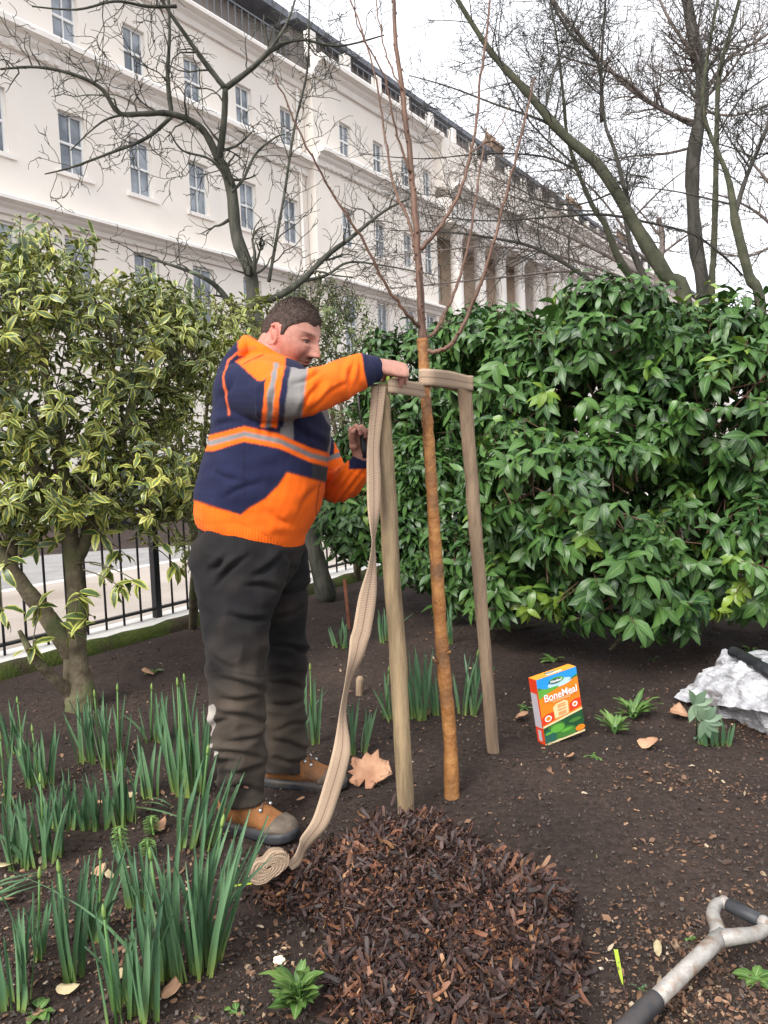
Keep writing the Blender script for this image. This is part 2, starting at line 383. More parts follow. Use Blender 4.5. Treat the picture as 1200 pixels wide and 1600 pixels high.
w1 = [(s, z, w, h) for s in L1 for z, w, h in rows]; w2 = [(s, z, w, h) for s in L2 for z, w, h in rows2]
for k in range(5): w2.append((38.05 + 2.75 * k, 9.4, 1.04, 2.0)); w2.append((38.05 + 2.75 * k, 5.2, 1.02, 2.6))
facade('front_wall', -14, PAV, D0, w1, -.1, 16.0, M['cream'])
facade('pavilion_wall', PAV, 35.2, D0 - .45, [w for w in w2 if w[0] < 35.2], -.1, 16.5, M['cream'])
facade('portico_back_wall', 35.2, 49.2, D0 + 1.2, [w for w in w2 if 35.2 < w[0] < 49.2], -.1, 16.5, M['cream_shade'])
facade('far_wall', 49.2, 120, D0 - .45, [w for w in w2 if w[0] > 49.2], -.1, 16.5, M['cream'])
b = MB()
b.box(S(PAV, D0 - .45, -.1), SN * .44, SD * .002, (0, 0, 16.6)); b.box(S(35.2, D0 - .44, -.1), SN * 1.64, SD * .01, (0, 0, 16.6)); b.box(S(49.19, D0 - .44, -.1), SN * 1.64, -SD * .01, (0, 0, 16.6))
b.box(S(-14, D0 + 1.5, -.1), SD * 134, SN * 8, (0, 0, 16.3)); b.build('building_core', M['cream'], bld, smooth=False)
def course(s0, s1, n, prof, mi=0, mb=None):
    """moulding extruded along the street; prof = [(out, z)...] bottom to top, closed against the wall"""
    pr = [(0.0, prof[0][1])] + prof + [(0.0, prof[-1][1])]
    k = len(pr); vs = [S(s0, n - o, z) for o, z in pr] + [S(s1, n - o, z) for o, z in pr]
    fs = [(i, (i + 1) % k, (i + 1) % k + k, i + k) for i in range(k)] + [tuple(range(k))[::-1], tuple(range(k, 2 * k))]
    mb.add(vs, fs, mi)
def corn(z, out, h): return [(out * .2, z), (out * .3, z + h * .3), (out * .55, z + h * .45), (out * .6, z + h * .6), (out, z + h * .68), (out, z + h * .9), (out * .92, z + h)]
for nm, z, o1, h in (('string_course', 7.92, .5, .40), ('main_cornice', 12.36, .5, .66)):
    b = MB(); course(-14, PAV - .0, D0, corn(z, o1, h), 0, b); course(PAV, 35.2, D0 - .45, corn(z + (.42 if z > 10 else .1), o1, h), 0, b); course(49.2, 120, D0 - .45, corn(z + (.42 if z > 10 else .1), o1, h), 0, b)
    if nm == 'main_cornice':
        s = -13.9
        while s < 35:                                   # dentils under the cornice
            n = D0 if s < PAV else D0 - .45
            if abs(s - PAV) > .3: b.box(S(s, n - .16, 12.38 + (.42 if s > PAV else 0)), SD * .14, SN * .158, (0, 0, .17))
            s += .34
    b.build(nm, M['cream_light'], bld, smooth=False)
b = MB(); course(-14, 6.4, D0, [(.35, 8.55), (.35, 8.62)], 0, b)
course(-14, PAV, D0, corn(15.7, .5, .55), 0, b); course(PAV, 35.2, D0 - .45, corn(16.2, .6, .72), 0, b); course(49.2, 120, D0 - .45, corn(16.2, .6, .72), 0, b)
b.build('roof_cornice', M['cream_light'], bld, smooth=False)
b = MB()
for s in L1: b.box(S(s - .62, D0 - .075, 9.42), SD * 1.24, SN * .075, (0, 0, .12))
for s in L2:
    if s < 60: b.box(S(s - .62, D0 - .525, 9.82), SD * 1.24, SN * .075, (0, 0, .12))
b.build('window_sills', M['cream_light'], bld, smooth=False)['kind'] = 'stuff'
# attic storey: recess under a projecting roof slab, railings
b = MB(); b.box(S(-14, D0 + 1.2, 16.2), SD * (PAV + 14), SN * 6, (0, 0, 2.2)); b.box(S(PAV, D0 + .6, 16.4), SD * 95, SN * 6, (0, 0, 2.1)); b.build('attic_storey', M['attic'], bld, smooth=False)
b = MB(); b.box(S(-14, D0 + .1, 18.3), SD * (PAV + 14 - .6), SN * 7, (0, 0, .28)); b.box(S(PAV - .2, D0 + .0, 18.45), SD * 96, SN * 7.4, (0, 0, .25)); b.build('roof_edge', M['slate'], bld, smooth=False)
b = MB(); vs = [S(-14, D0 + .2, 18.59), S(PAV - .8, D0 + .2, 18.59), S(PAV - .8, D0 + 3.5, 20.6), S(-14, D0 + 3.5, 20.6), S(-14, D0 + 7, 18.59), S(PAV - .8, D0 + 7, 18.59)]
b.add(vs, [(0, 1, 2, 3), (3, 2, 5, 4), (1, 5, 2), (0, 3, 4)])
vs = [S(PAV - .1, D0 + .1, 18.71), S(120, D0 + .1, 18.71), S(120, D0 + 3.5, 20.2), S(PAV - .1, D0 + 3.5, 20.2), S(PAV - .1, D0 + 7, 18.71), S(120, D0 + 7, 18.71)]
b.add(vs, [(0, 1, 2, 3), (3, 2, 5, 4), (1, 5, 2), (0, 3, 4)]); b.build('slate_roof', M['slate'], bld, smooth=False)
b = MB()
def railing(mb, s0, s1, n, z0, z1, gap):
    mb.box(S(s0, n, z1), SD * (s1 - s0), SN * .05, (0, 0, .05)); mb.box(S(s0, n, z0 + .08), SD * (s1 - s0), SN * .04, (0, 0, .04))
    s = s0
    while s < s1: mb.box(S(s, n + .008, z0), SD * .03, SN * .03, (0, 0, z1 - z0)); s += gap
railing(b, -14, PAV - .5, D0 + .1, 16.55, 17.5, .35); railing(b, PAV + .5, 80, D0 - .2, 17.1, 18.0, .45)
b.build('roof_railing', M['leaded'], bld, smooth=False)
b = MB(); b.tube([S(PAV - .5, D0 - .09, .2), S(PAV - .5, D0 - .09, 15.6)], .06, 8); b.build('drainpipe', M['cream_light'], bld)
b = MB()
for s in np.arange(PAV + .2, 90, 2.4): b.box(S(s, D0 - .3, 17.1), SD * .4, SN * .3, (0, 0, 1.0))
b.build('balustrade_piers', M['cream_light'], bld, smooth=False)['kind'] = 'stuff'
# portico: engaged giant columns and entablature
for k in range(6):
    c = S(36.7 + 2.72 * k, D0 - .75, 0); b = MB()
    b.cbox(c + [0, 0, 4.6], SD * .98, SN * .98, (0, 0, .4))
    b.tube([c + [0, 0, z] for z in (4.8, 4.95, 5.0, 8, 12.0, 12.15, 12.35)], [.44, .44, .36, .36, .31, .38, .43], 20, ref=SD); b.cbox(c + [0, 0, 12.45], SD * .92, SN * .92, (0, 0, .2))
    b.build('column', M['cream_light'], bld)
b = MB(); b.box(S(35.2, D0 - 1.35, 12.56), SD * 14.0, SN * 1.84, (0, 0, 1.3)); course(35.0, 49.4, D0 - 1.35, corn(13.87, .5, .5), 0, b)
b.build('portico_entablature', M['cream_light'], bld, smooth=False)
b = MB(); b.box(S(35.2, D0 - 1.35, 0), SD * 14.0, SN * 1.84, (0, 0, 4.4)); b.build('portico_base', M['cream_light'], bld, smooth=False)
b = MB(); b.box(S(35.2, D0 - .9, 14.38), SD * 14, SN * 1.4, (0, 0, 2.5)); b.build('portico_attic', M['cream'], bld, smooth=False)
for s, wd, z1 in ((23.3, 1.4, 20.6), (46, 1.7, 20.4), (60.5, 2.2, 20.2), (10, 2, 22), (74, 2, 20.4)):
    b = MB(); b.box(S(s, D0 + 1.4, 18.2), SD * wd, SN * 1.0, (0, 0, z1 - 18.2)); b.box(S(s - .08, D0 + 1.32, z1), SD * (wd + .16), SN * 1.16, (0, 0, .15))
    for k in range(3): b.tube([S(s + .35 + k * (wd - .7) / 2, D0 + 1.9, z1 + .15), S(s + .35 + k * (wd - .7) / 2, D0 + 1.9, z1 + .75)], [.14, .11], 10)
    b.build('chimney', M['chimney'], bld, smooth=False)
# windows: sash frames with panes, shared meshes
def window_meshes(w, h):
    f = MB(); X, Y, Z = SD, SN, np.array([0, 0, 1.0]); t = .07
    f.box(-X * w / 2, X * t, Y * .08, Z * h); f.box(X * (w / 2 - t), X * t, Y * .08, Z * h); f.box(-X * (w / 2 - t), X * (w - 2 * t), Y * .08, Z * t); f.box(-X * (w / 2 - t) + Z * (h - t), X * (w - 2 * t), Y * .08, Z * t)
    f.box(-X * (w / 2 - t) + Z * (h / 2 - .03) - Y * .005, X * (w - 2 * t), Y * .085, Z * .07)
    f.box(-X * .015 + Z * t, X * .03, Y * .05, Z * (h / 2 - .03 - t)); f.box(-X * .015 + Z * (h / 2 + .04), X * .03, Y * .05, Z * (h / 2 - .04 - t))
    g_ = MB(); g_.box(-X * (w / 2 - .01) + Z * .01 + Y * .055, X * (w - .02), Y * .01, Z * (h - .02)); return f, g_
cache = {}
for s, z, w_, h_ in w1 + w2:
    n = (D0 if s < PAV else (D0 + 1.2 if 35.2 < s < 49.2 else D0 - .45)) + .12
    if (w_, h_) not in cache:
        f, g_ = window_meshes(w_, h_)
        fo = f.build('window', M['white_paint'], smooth=False); go = g_.build('pane', M['glass'], fo, smooth=False); cache[(w_, h_)] = (fo, go)
    else:
        a, c = cache[(w_, h_)]; fo = a.copy(); COL.objects.link(fo); go = c.copy(); COL.objects.link(go); go.parent = fo
    fo.parent = bld; fo.location = Vector(S(s, n, z)) - bld.location; go.location = (0, 0, 0)

# ------------------------------------------------------------------ low wall and railings by the garden
b = MB(); s0, s1 = -6, 22
b.box(S(s0, FENCE_N, -.2), SD * (s1 - s0), SN * .36, (0, 0, .27)); lw = b.build('plinth_wall', M['stone'], smooth=False, bevel=.01)
tag(lw, 'long low pale stone plinth with a mossy inner edge under the black railings', 'low wall')
b = MB(); ns = 220; prof = [(-.05, -.15), (-.06, -.02), (-.045, .035), (-.01, .072), (.018, .080), (.03, .070)]
vs = []; 
for i in range(ns + 1):
    s = s0 + (s1 - s0) * i / ns
    for j, (o, z) in enumerate(prof):
        q = .014 * mnoise.noise(Vector((s * 6, j * .9, 2))); vs.append(S(s, FENCE_N + o + q, z + q * (1 if j < 5 else 0)))
k = len(prof); b.add(vs, [(i * k + j, (i + 1) * k + j, (i + 1) * k + j + 1, i * k + j + 1) for i in range(ns) for j in range(k - 1)])
b.build('mossy_edge', M['moss'], lw).location = (0, 0, 0)
fn = empty('iron_railings', S(0, FENCE_N + .22, .07), 'black iron garden railings with upright bars along the pavement', 'railings')
FN = FENCE_N + .22
b = MB(); b.box(S(-3, FN - .02, .13), SD * 14, SN * .04, (0, 0, .018)); b.build('bottom_rail', M['black_iron'], fn, smooth=False)
b = MB(); b.box(S(-3, FN - .02, .90), SD * 14, SN * .04, (0, 0, .018)); b.build('top_rail', M['black_iron'], fn, smooth=False)
bar0 = None
for k in range(92):
    s = -2.9 + .148 * k
    if k % 13 == 6:
        b = MB(); b.cbox(S(s, FN, .57), SD * .05, SN * .05, (0, 0, 1.0)); b.ball(S(s, FN, 1.11), .04, 10); b.build('post', M['black_iron'], fn, smooth=False); continue
    if bar0 is None:
        b = MB(); b.tube([(0, 0, .07), (0, 0, .98), (0, 0, 1.03), (0, 0, 1.10)], [.0085, .0085, .016, .002], 8); bar0 = b.build('bar', M['black_iron']); o = bar0
    else: o = bar0.copy(); COL.objects.link(o)
    o.parent = fn; o.location = Vector(S(s, FN, 0)) - fn.location

# ------------------------------------------------------------------ parked car over the road
def car(s, n, label):
    c = empty('parked_car', S(s, n, -.15), label, 'car')
    o0 = S(s, n, -.15); X, Y = SD, SN
    prof = [(-2.1, .32), (-2.12, .62), (-2.0, .86), (-1.55, .93), (-1.0, 1.02), (1.25, 1.02), (1.75, .95), (2.1, .82), (2.15, .5), (2.1, .28)]
    b = MB(); k = len(prof)
    for side, sc in ((-.88, 1), (-.80, 1), (.80, 1), (.88, 1)):
        for x, z in prof:
            q = .97 if abs(side) > .85 else 1.0
            b.v.append(tuple(o0 + X * x * (.985 if q < 1 else 1) + Y * side + np.array([0, 0, .28 + (z - .28) * q])))
    for a in range(3):
        for i in range(k):
            b.f.append((a * k + i, a * k + (i + 1) % k, (a + 1) * k + (i + 1) % k, (a + 1) * k + i)); b.m.append(0)
    b.f.append(tuple(range(k))[::-1]); b.f.append(tuple(range(3 * k, 4 * k))); b.m += [0, 0]
    paint = mat('silver_car_paint', (.45, .48, .53), rough=.3, metal=.4, coat=.6)
    b.build('body', paint, c, smooth=False, bevel=.03)
    top = [(-1.35, 1.0), (-.75, 1.42), (.75, 1.45), (1.55, 1.0)]; b = MB(); vs = [o0 + X * x + Y * (sd * (.80 if z < 1.2 else .64)) + np.array([0, 0, z]) for sd in (-1, 1) for x, z in top]
    b.add(vs, [(0, 1, 2, 3), (7, 6, 5, 4), (0, 4, 5, 1), (2, 6, 7, 3)], 0); b.build('windows', mat('car_glass', (.03, .04, .05), rough=.05, spec=.8), c, smooth=False)
    b = MB(); b.box(o0 + X * -.8 + Y * -.66 + np.array([0, 0, 1.42]), X * 1.6, Y * 1.32, (0, 0, .05)); b.build('roof', paint, c, smooth=False, bevel=.02)
    ty = mat('tyre_rubber', (.015, .015, .015), rough=.9); rm = mat('alloy_rim', (.5, .5, .52), rough=.3, metal=.9)
    for x in (-1.35, 1.35):
        for sd in (-1, 1):
            q = o0 + X * x + Y * sd * .80 + np.array([0, 0, .32]); b = MB(); b.tube([q - Y * .11, q - Y * .09, q + Y * .09, q + Y * .11], [.29, .32, .32, .29], 24); wh = b.build('wheel', ty, c)
            b = MB(); b.tube([q + Y * sd * .112, q + Y * sd * .125], [.19, .18], 16); r_ = b.build('rim', rm, None); r_.parent = wh; r_.location = (0, 0, 0)
    for x, nm, col in ((-2.13, 'tail_light', (.4, .02, .02)), (2.13, 'headlight', (.7, .7, .7))):
        for sd in (-1, 1):
            b = MB(); b.cbox(o0 + X * x + Y * sd * .65 + np.array([0, 0, .66]), X * .07, Y * .3, (0, 0, .13)); b.build(nm, mat(nm + '_lens', col, rough=.2), c, bevel=.01)
    return c
car(11.2, 13.4, 'silver car parked across the road, glimpsed through the variegated shrub')

# ------------------------------------------------------------------ bare trees
def wig(p, q, n, amp, rs):
    p = np.asarray(p); q = np.asarray(q); L = np.linalg.norm(q - p); o = rs.normal(size=(n + 1, 3)) * amp * L
    t = np.linspace(0, 1, n + 1); o = np.cumsum(o, 0) * .6; o -= t[:, None] * o[-1]
    return p + (q - p) * t[:, None] + o
def limb_pts(guide, d0, d1):
    k = len(guide); return catmull([list(P(x, y, d0 + (d1 - d0) * i / max(1, k - 1))) for i, (x, y) in enumerate(guide)], 5)
def twigs(mb, pts, r0, level, rs, length, dens, up, hook, kids, minr=.0022, start=.15, spread=.9):
    """side shoots along a limb"""
    seg = np.linalg.norm(np.diff(pts, axis=0), axis=1); tot = seg.sum(); n = max(1, int(tot * dens)); cum = np.concatenate([[0], np.cumsum(seg)])
    for k in range(n):
        u = start + (1 - start) * rs.random(); s = u * tot; i = min(len(seg) - 1, int(np.searchsorted(cum, s) - 1)); i = max(0, i)
        p = pts[i] + (pts[i + 1] - pts[i]) * ((s - cum[i]) / (seg[i] + 1e-9)); t = unit(pts[i + 1] - pts[i])
        rnd = unit(rs.normal(size=3)); side = unit(rnd - t * (rnd @ t)); d = unit(t * .55 + side * spread + np.array([0, 0, up]))
        L = length * rs.uniform(.45, 1.15) * (1.1 - .55 * u); m = 6 if level > 0 else 5
        q = [p]; dd = d.copy(); curve = unit(rs.normal(size=3)) * hook
        for j in range(m):
            dd = unit(dd + curve * .35 + rs.normal(size=3) * hook * .45 + np.array([0, 0, up * .18])); q.append(q[-1] + dd * L / m)
            if rs.random() < .35: curve = unit(rs.normal(size=3)) * hook
        q = np.array(q); ra = max(minr, r0 * .55 * (1 - .5 * u)); rr = np.linspace(ra, minr * .75, len(q))
        mb.tube(q, rr, 4 if level > 0 else 3, cap=False)
        if level > 0: twigs(mb, q, ra, level - 1, rs, length * .55, dens * kids, up, hook, kids, minr, .1, spread)
def tree(name, label, trunk, tr, limbs, m, mt, seed, length, dens, up, hook, kids=1.5, levels=2, minr=.0028, group=None, spread=.9):
    """trunk: world points, tr radii; limbs: list of (world pts, r0, r1)"""
    rs = np.random.default_rng(seed); base = np.array(trunk[0]); e = empty(name, base, label, 'tree', group)
    b = MB(); tp = catmull(trunk, 5); rr = np.interp(np.linspace(0, 1, len(tp)), np.linspace(0, 1, len(tr)), tr)
    rr = rr * (1 + .06 * rs.normal(size=len(rr))); b.tube(tp, rr, 12); b.build('trunk', m, e)
    c = MB()
    for pts, r0, r1 in limbs:
        rr = np.linspace(r0, r1, len(pts)) * (1 + .05 * rs.normal(size=len(pts))); c.tube(pts, rr, 8)
        twigs(c, pts, (r0 + r1) / 2, levels, rs, length, dens, up, hook, kids, minr, .12, spread)
    c.build('crown', mt, e); return e
# the grey-green bare tree behind the worker
dT = 6.4
tb = GG(512, 938)
trunk = [tb, P(492, 860, 6.5), P(455, 700, 6.45), P(415, 560, dT), P(396, 480, dT)]
lim = []
def LM(g, d0, d1, r0, r1): lim.append((limb_pts(g, d0, d1), r0 * .72, r1 * .62))
LM([(396, 485), (392, 430), (370, 370), (362, 300), (350, 262), (342, 248)], dT, 6.3, .085, .055)
LM([(342, 250), (322, 210), (300, 190), (262, 177), (222, 178), (185, 176), (160, 140), (120, 118), (60, 105), (0, 108)], 6.3, 5.6, .045, .012)
LM([(342, 250), (350, 190), (352, 138)], 6.3, 6.1, .045, .035)
LM([(352, 138), (318, 95), (290, 55), (262, 15), (235, -30)], 6.1, 5.8, .034, .016)
LM([(352, 138), (392, 108), (430, 75), (470, 62), (530, 72), (600, 55)], 6.1, 6.6, .034, .010)
LM([(392, 108), (430, 66), (455, 20), (470, -40)], 6.1, 6.5, .022, .010)
LM([(268, 178), (262, 120), (265, 50), (262, -30)], 6.2, 6.0, .028, .014)
LM([(275, 10), (230, 10), (180, 2), (120, 15), (50, 10)], 5.8, 5.2, .02, .008)
LM([(270, 180), (230, 215), (170, 240), (110, 262), (70, 272)], 6.2, 5.7, .024, .007)
LM([(200, 178), (160, 190), (110, 235)], 6.1, 5.7, .015, .006)
LM([(396, 492), (365, 480), (345, 455), (325, 438), (285, 420), (215, 398)], dT, 6.1, .05, .012)
LM([(400, 470), (430, 465), (470, 440), (510, 400), (550, 370), (600, 330), (640, 310)], dT, 6.7, .05, .012)
LM([(470, 440), (510, 430), (545, 410), (600, 415), (680, 430)], 6.5, 6.8, .022, .007)
LM([(362, 300), (380, 280), (400, 240), (430, 215), (445, 210)], 6.3, 6.5, .02, .008)
LM([(445, 300), (460, 200), (480, 110), (483, 20), (483, -30)], 6.5, 6.7, .018, .008)
LM([(362, 290), (330, 250), (285, 235), (265, 205)], 6.3, 6.0, .018, .008)
LM([(420, 440), (445, 300)], 6.4, 6.5, .022, .018)
tree('bare_tree', 'leafless grey green tree with crooked limbs rising behind the worker, in front of the terrace', trunk, [.085, .072, .074, .072, .066], lim, M['bark_grey'], M['bark_grey'], 11, .62, 7.0, .10, .62, kids=1.4, levels=2, minr=.0028)

# bare trees to the right, beyond the evergreen shrub
def base_from(x, y, d): 
    p = P(x, y, d); p[2] = 0; return p
def rtree(label, d, tg, tr, lims, m, mt, seed, length=1.0, dens=6, up=.15, hook=.28, kids=1.2, levels=2, minr=.004, lean=0, spread=.9):
    top = [P(x, y, d) for x, y in tg]; b0 = top[0] + (top[0] - top[1]) * .3; b0[2] = -.02
    tr = [r * .6 for r in tr]; L_ = [(limb_pts(g_, d + a, d + a2), r0 * .6, r1 * .55) for g_, a, a2, r0, r1 in lims]
    L_.append((catmull(top, 5)[len(tg) * 2:], tr[-1] * 1.2, tr[-1] * .9))
    return tree('bare_tree', label, [b0] + top, [tr[0] * 1.15] + list(tr), L_, m, mt, seed, length, dens, up, hook, kids, levels, minr, 'leafless trees beyond the evergreen shrub', spread)
rtree('thick straight grey brown tree, tallest of the leafless trees at the right', 11.5, [(1100, 480), (1087, 380), (1082, 260), (1098, 140), (1080, 40), (1065, -60)], [.17, .165, .16, .15, .13, .10],
      [([(1098, 150), (1140, 90), (1190, 60), (1240, 20)], 0, .8, .06, .025), ([(1084, 190), (1030, 170), (970, 120), (900, 95), (850, 80)], 0, -.8, .05, .012), ([(1086, 90), (1040, 20), (1010, -60)], 0, 0, .05, .02),
       ([(1082, 230), (1040, 240), (980, 245), (900, 262), (820, 270)], 0, 1, .04, .010), ([(1082, 195), (1000, 150), (940, 95), (870, 10), (850, -30)], 0, .4, .07, .03), ([(1085, 170), (1150, 180), (1230, 150)], 0, -.5, .04, .015)],
      M['bark_dark'], M['bark_brown'], 21, 1.15, 7.5, .1, .24, minr=.0034)
rtree('leafless mossy tree leaning far to the left above the evergreen shrub', 8.5, [(1072, 487), (1040, 430), (1000, 365), (940, 265), (880, 210), (820, 140), (770, 85), (715, 0), (690, -50)], [.13, .125, .12, .10, .085, .07, .055, .04, .03],
      [([(900, 225), (850, 190), (780, 165), (700, 135), (640, 118)], 0, .3, .03, .01), ([(1000, 365), (985, 330), (962, 240), (945, 190), (940, 100), (948, -20)], 0, .4, .05, .02),
       ([(940, 190), (935, 100), (890, 50), (860, 0), (840, -40)], .4, .2, .04, .02), ([(1000, 345), (940, 335), (850, 340), (760, 345), (660, 335)], 0, 0, .03, .008), ([(960, 300), (900, 320), (830, 310)], 0, -.3, .02, .008),
       ([(850, 180), (870, 100), (900, 30), (920, -30)], 0, .6, .02, .01), ([(1000, 345), (1080, 365), (1130, 400), (1160, 430)], 0, .5, .025, .02)],
      M['bark_mossy'], M['bark_dark'], 22, .95, 7.5, .12, .24, minr=.0030)
rtree('slender leafless tree with a low arching limb, left of the leaning mossy tree', 9.5, [(1015, 480), (990, 440), (965, 400), (945, 350), (925, 320), (890, 230), (880, 150), (870, 60), (850, -50)], [.09, .085, .08, .06, .05, .035, .03, .02, .015],
      [([(925, 440), (880, 410), (830, 385), (770, 372), (700, 363), (610, 360)], 0, .3, .05, .012), ([(935, 330), (860, 325), (780, 300)], 0, 0, .02, .01), ([(910, 270), (850, 245), (760, 240), (660, 248), (560, 240)], 0, .4, .025, .008), ([(900, 260), (820, 180), (780, 80), (790, -20)], 0, .4, .02, .01)],
      M['bark_mossy'], M['bark_dark'], 23, .9, 7.5, .1, .24, minr=.0030)
rtree('leafless green stemmed tree just right of the thick straight tree', 9.0, [(1112, 470), (1115, 400), (1118, 300), (1120, 200), (1125, 110), (1150, 20), (1170, -60)], [.065, .06, .055, .05, .045, .035, .03],
      [([(1120, 210), (1160, 150), (1200, 120), (1260, 90)], 0, .3, .02, .01), ([(1122, 130), (1090, 60), (1050, 0)], 0, .3, .02, .01), ([(1118, 180), (1060, 140), (1010, 100)], 0, .3, .018, .01)],
      M['bark_mossy'], M['bark_dark'], 24, .8, 7.0, .15, .3)
rtree('leafless forked tree at the right edge with a Y of dark stems', 8.0, [(1190, 500), (1170, 430), (1150, 350), (1145, 320), (1135, 270), (1100, 180), (1105, 90), (1130, -40)], [.085, .08, .075, .06, .045, .035, .03, .02],
      [([(1150, 330), (1165, 280), (1190, 220), (1215, 150), (1230, 60)], 0, .2, .045, .02), ([(1145, 320), (1060, 300), (980, 290)], 0, .3, .02, .008), ([(1170, 260), (1130, 200), (1120, 150)], 0, .3, .018, .01)],
      M['bark_mossy'], M['bark_dark'], 25, .8, 7.0, .15, .3)
rtree('fine twigged leafless tree with level limbs reaching left across the portico', 12.0, [(1022, 485), (1012, 450), (1000, 420), (985, 380), (975, 330)], [.14, .12, .10, .07, .05],
      [([(1012, 455), (950, 425), (870, 400), (780, 385), (680, 392), (590, 402)], 0, 0, .05, .012), ([(1004, 430), (920, 385), (830, 345), (730, 312), (620, 300)], 0, .6, .05, .012), ([(1010, 450), (900, 425), (800, 432), (700, 442), (600, 452)], 0, -.6, .04, .012),
       ([(990, 400), (900, 345), (800, 290), (700, 250)], 0, .4, .04, .010), ([(985, 370), (930, 300), (860, 240), (800, 200)], 0, 0, .035, .010), ([(980, 350), (1040, 290), (1080, 260)], 0, 0, .03, .01)],
      M['bark_dark'], M['bark_brown'], 28, 1.0, 7.0, .03, .2, minr=.0034, spread=.75)
rtree('hazy brown leafless tree farthest back at the right edge', 24, [(1215, 450), (1212, 380), (1220, 320), (1215, 250), (1225, 180)], [.3, .28, .25, .2, .15],
      [([(1215, 360), (1180, 330), (1140, 310), (1100, 300)], 0, 0, .1, .03), ([(1215, 300), (1180, 260), (1150, 220)], 0, 0, .1, .03), ([(1215, 380), (1170, 400), (1120, 395)], 0, 0, .08, .03), ([(1222, 260), (1260, 220), (1290, 180)], 0, 0, .08, .03), ([(1212, 400), (1250, 370), (1300, 350)], 0, 0, .08, .03)],
      M['bark_brown'], M['bark_brown'], 26, 1.5, 5.0, .15, .3, minr=.006)
rtree('hazy brown leafless tree standing far behind the leaning mossy tree', 30, [(1030, 480), (1028, 430), (1035, 380), (1030, 340)], [.3, .25, .2, .12],
      [([(1030, 420), (990, 390), (950, 370)], 0, 0, .1, .03), ([(1030, 400), (1070, 370), (1110, 350)], 0, 0, .1, .03), ([(1032, 370), (1000, 330), (980, 310)], 0, 0, .08, .03)],
      M['bark_brown'], M['bark_brown'], 27, 1.6, 4.5, .2, .3, minr=.007)
# ------------------------------------------------------------------ evergreen shrubs
def lobes_shoots(lobes, n, rs, inner=.62, holes=(), zmin=.12):
    """shoot bases spread through the outer shell of a union of ellipsoids"""
    C = np.array([l[0] for l in lobes], float); A = np.array([l[1] for l in lobes], float); wgt = (A[:, 0] * A[:, 1] + A[:, 1] * A[:, 2] + A[:, 0] * A[:, 2]); wgt /= wgt.sum()
    P_, D_, Q_ = [], [], []
    while len(P_) < n:
        i = rs.choice(len(C), p=wgt); u = unit(rs.normal(size=3)); r = 1 - (1 - inner) * rs.random() ** 1.6
        r *= 1 + .10 * mnoise.noise(Vector(u * 2.6) + Vector((i * 3.1, 0, 0)))
        p = C[i] + A[i] * u * r; q = ((p - C) / A); e = np.sum(q * q, axis=1); e[i] = 9
        if (e < .55).any(): continue
        if p[2] < zmin: continue
        if any(np.sum(((p - hc) / ha) ** 2) < 1 for hc, ha in holes): continue
        nn = unit(u / A[i]); P_.append(p); D_.append(nn); Q_.append(r)
    return np.array(P_), np.array(D_), np.array(Q_)
def bumpy(lobes, k, r, seed):
    rs = np.random.default_rng(seed); out = []
    for c, a in lobes:
        c = np.array(c); a = np.array(a); out.append((c, a * .84))
        for _ in range(k):
            u = unit(rs.normal(size=3) + np.array([0, -.5, 0])); out.append((c + u * a * rs.uniform(.62, .9), np.array([1, 1, .8]) * r * rs.uniform(.6, 1.25)))
    return out
def shrub_leaves(name, parent, lobes, n, per, L, W, curl, material, seed, up=.35, droop=.25, splay=.9, inner=.62, holes=(), zmin=.12, shoot=.16, twigmat=None, rndr=(0, 1), lightfrac=0, lightmat=None):
    rs = np.random.default_rng(seed); p, nn, q = lobes_shoots(lobes, n, rs, inner, holes, zmin)
    D = nn + rs.normal(size=nn.shape) * .35 + np.array([0, 0, up]); D /= np.linalg.norm(D, axis=1, keepdims=True)
    pos, td, nm, LL, WW, CC, rr, pk = [], [], [], [], [], [], [], []
    mb = MB()
    for i in range(n):
        d = D[i]; a0 = rs.random() * 6.28; sx = unit(np.cross(d, [0.3, .2, 1])); sy = np.cross(d, sx); sh = shoot * rs.uniform(.7, 1.2); k = rs.integers(per - 2, per + 3); ssc = rs.uniform(.68, 1.12)
        base = p[i] - d * sh * .4; hue = rs.uniform(*rndr)
        if i % 2 == 0: mb.tube([base - d * sh * .9, base + d * sh * .5, base + d * sh], [.004, .003, .0015], 4, cap=False)
        lite = rs.random() < lightfrac and q[i] > .85
        for j in range(k):
            t = (j + .5) / k; a = a0 + j * 2.4; rad = sx * math.cos(a) + sy * math.sin(a)
            dirv = unit(d * (.25 + .6 * t) + rad * splay + np.array([0, 0, -droop]))
            pos.append(base + d * sh * t); td.append(dirv); nm.append(unit(np.cross(np.cross(dirv, d + np.array([0, 0, .6])), dirv)) + rs.normal(size=3) * .22)
            s = ssc * rs.uniform(.75, 1.12) * (1 - .25 * abs(t - .5)); LL.append(L * s); WW.append(W * s * rs.uniform(.85, 1.15)); CC.append(curl * rs.uniform(.4, 1.5)); rr.append(np.clip(hue + rs.normal() * .15, 0, 1)); pk.append(lite)
    pk = np.array(pk); A_ = [np.array(z) for z in (pos, td, nm, LL, WW, CC, rr)]
    g = ~pk; leaf_cloud(name, A_[0][g], A_[1][g], A_[2][g], A_[3][g], A_[4][g], A_[5][g], material, parent, A_[6][g])
    if pk.any(): leaf_cloud('young_or_lit_leaves', A_[0][pk], A_[1][pk], A_[2][pk], A_[3][pk] * .9, A_[4][pk], A_[5][pk], lightmat, parent, A_[6][pk])  # young leaves on the green shrubs, painted-lit leaves on the variegated one
    mb.build('twigs', twigmat or M['twig_orange'], parent)['kind'] = 'stuff'

def Pd(px, py, d, r): return (P(px, py, d), r)
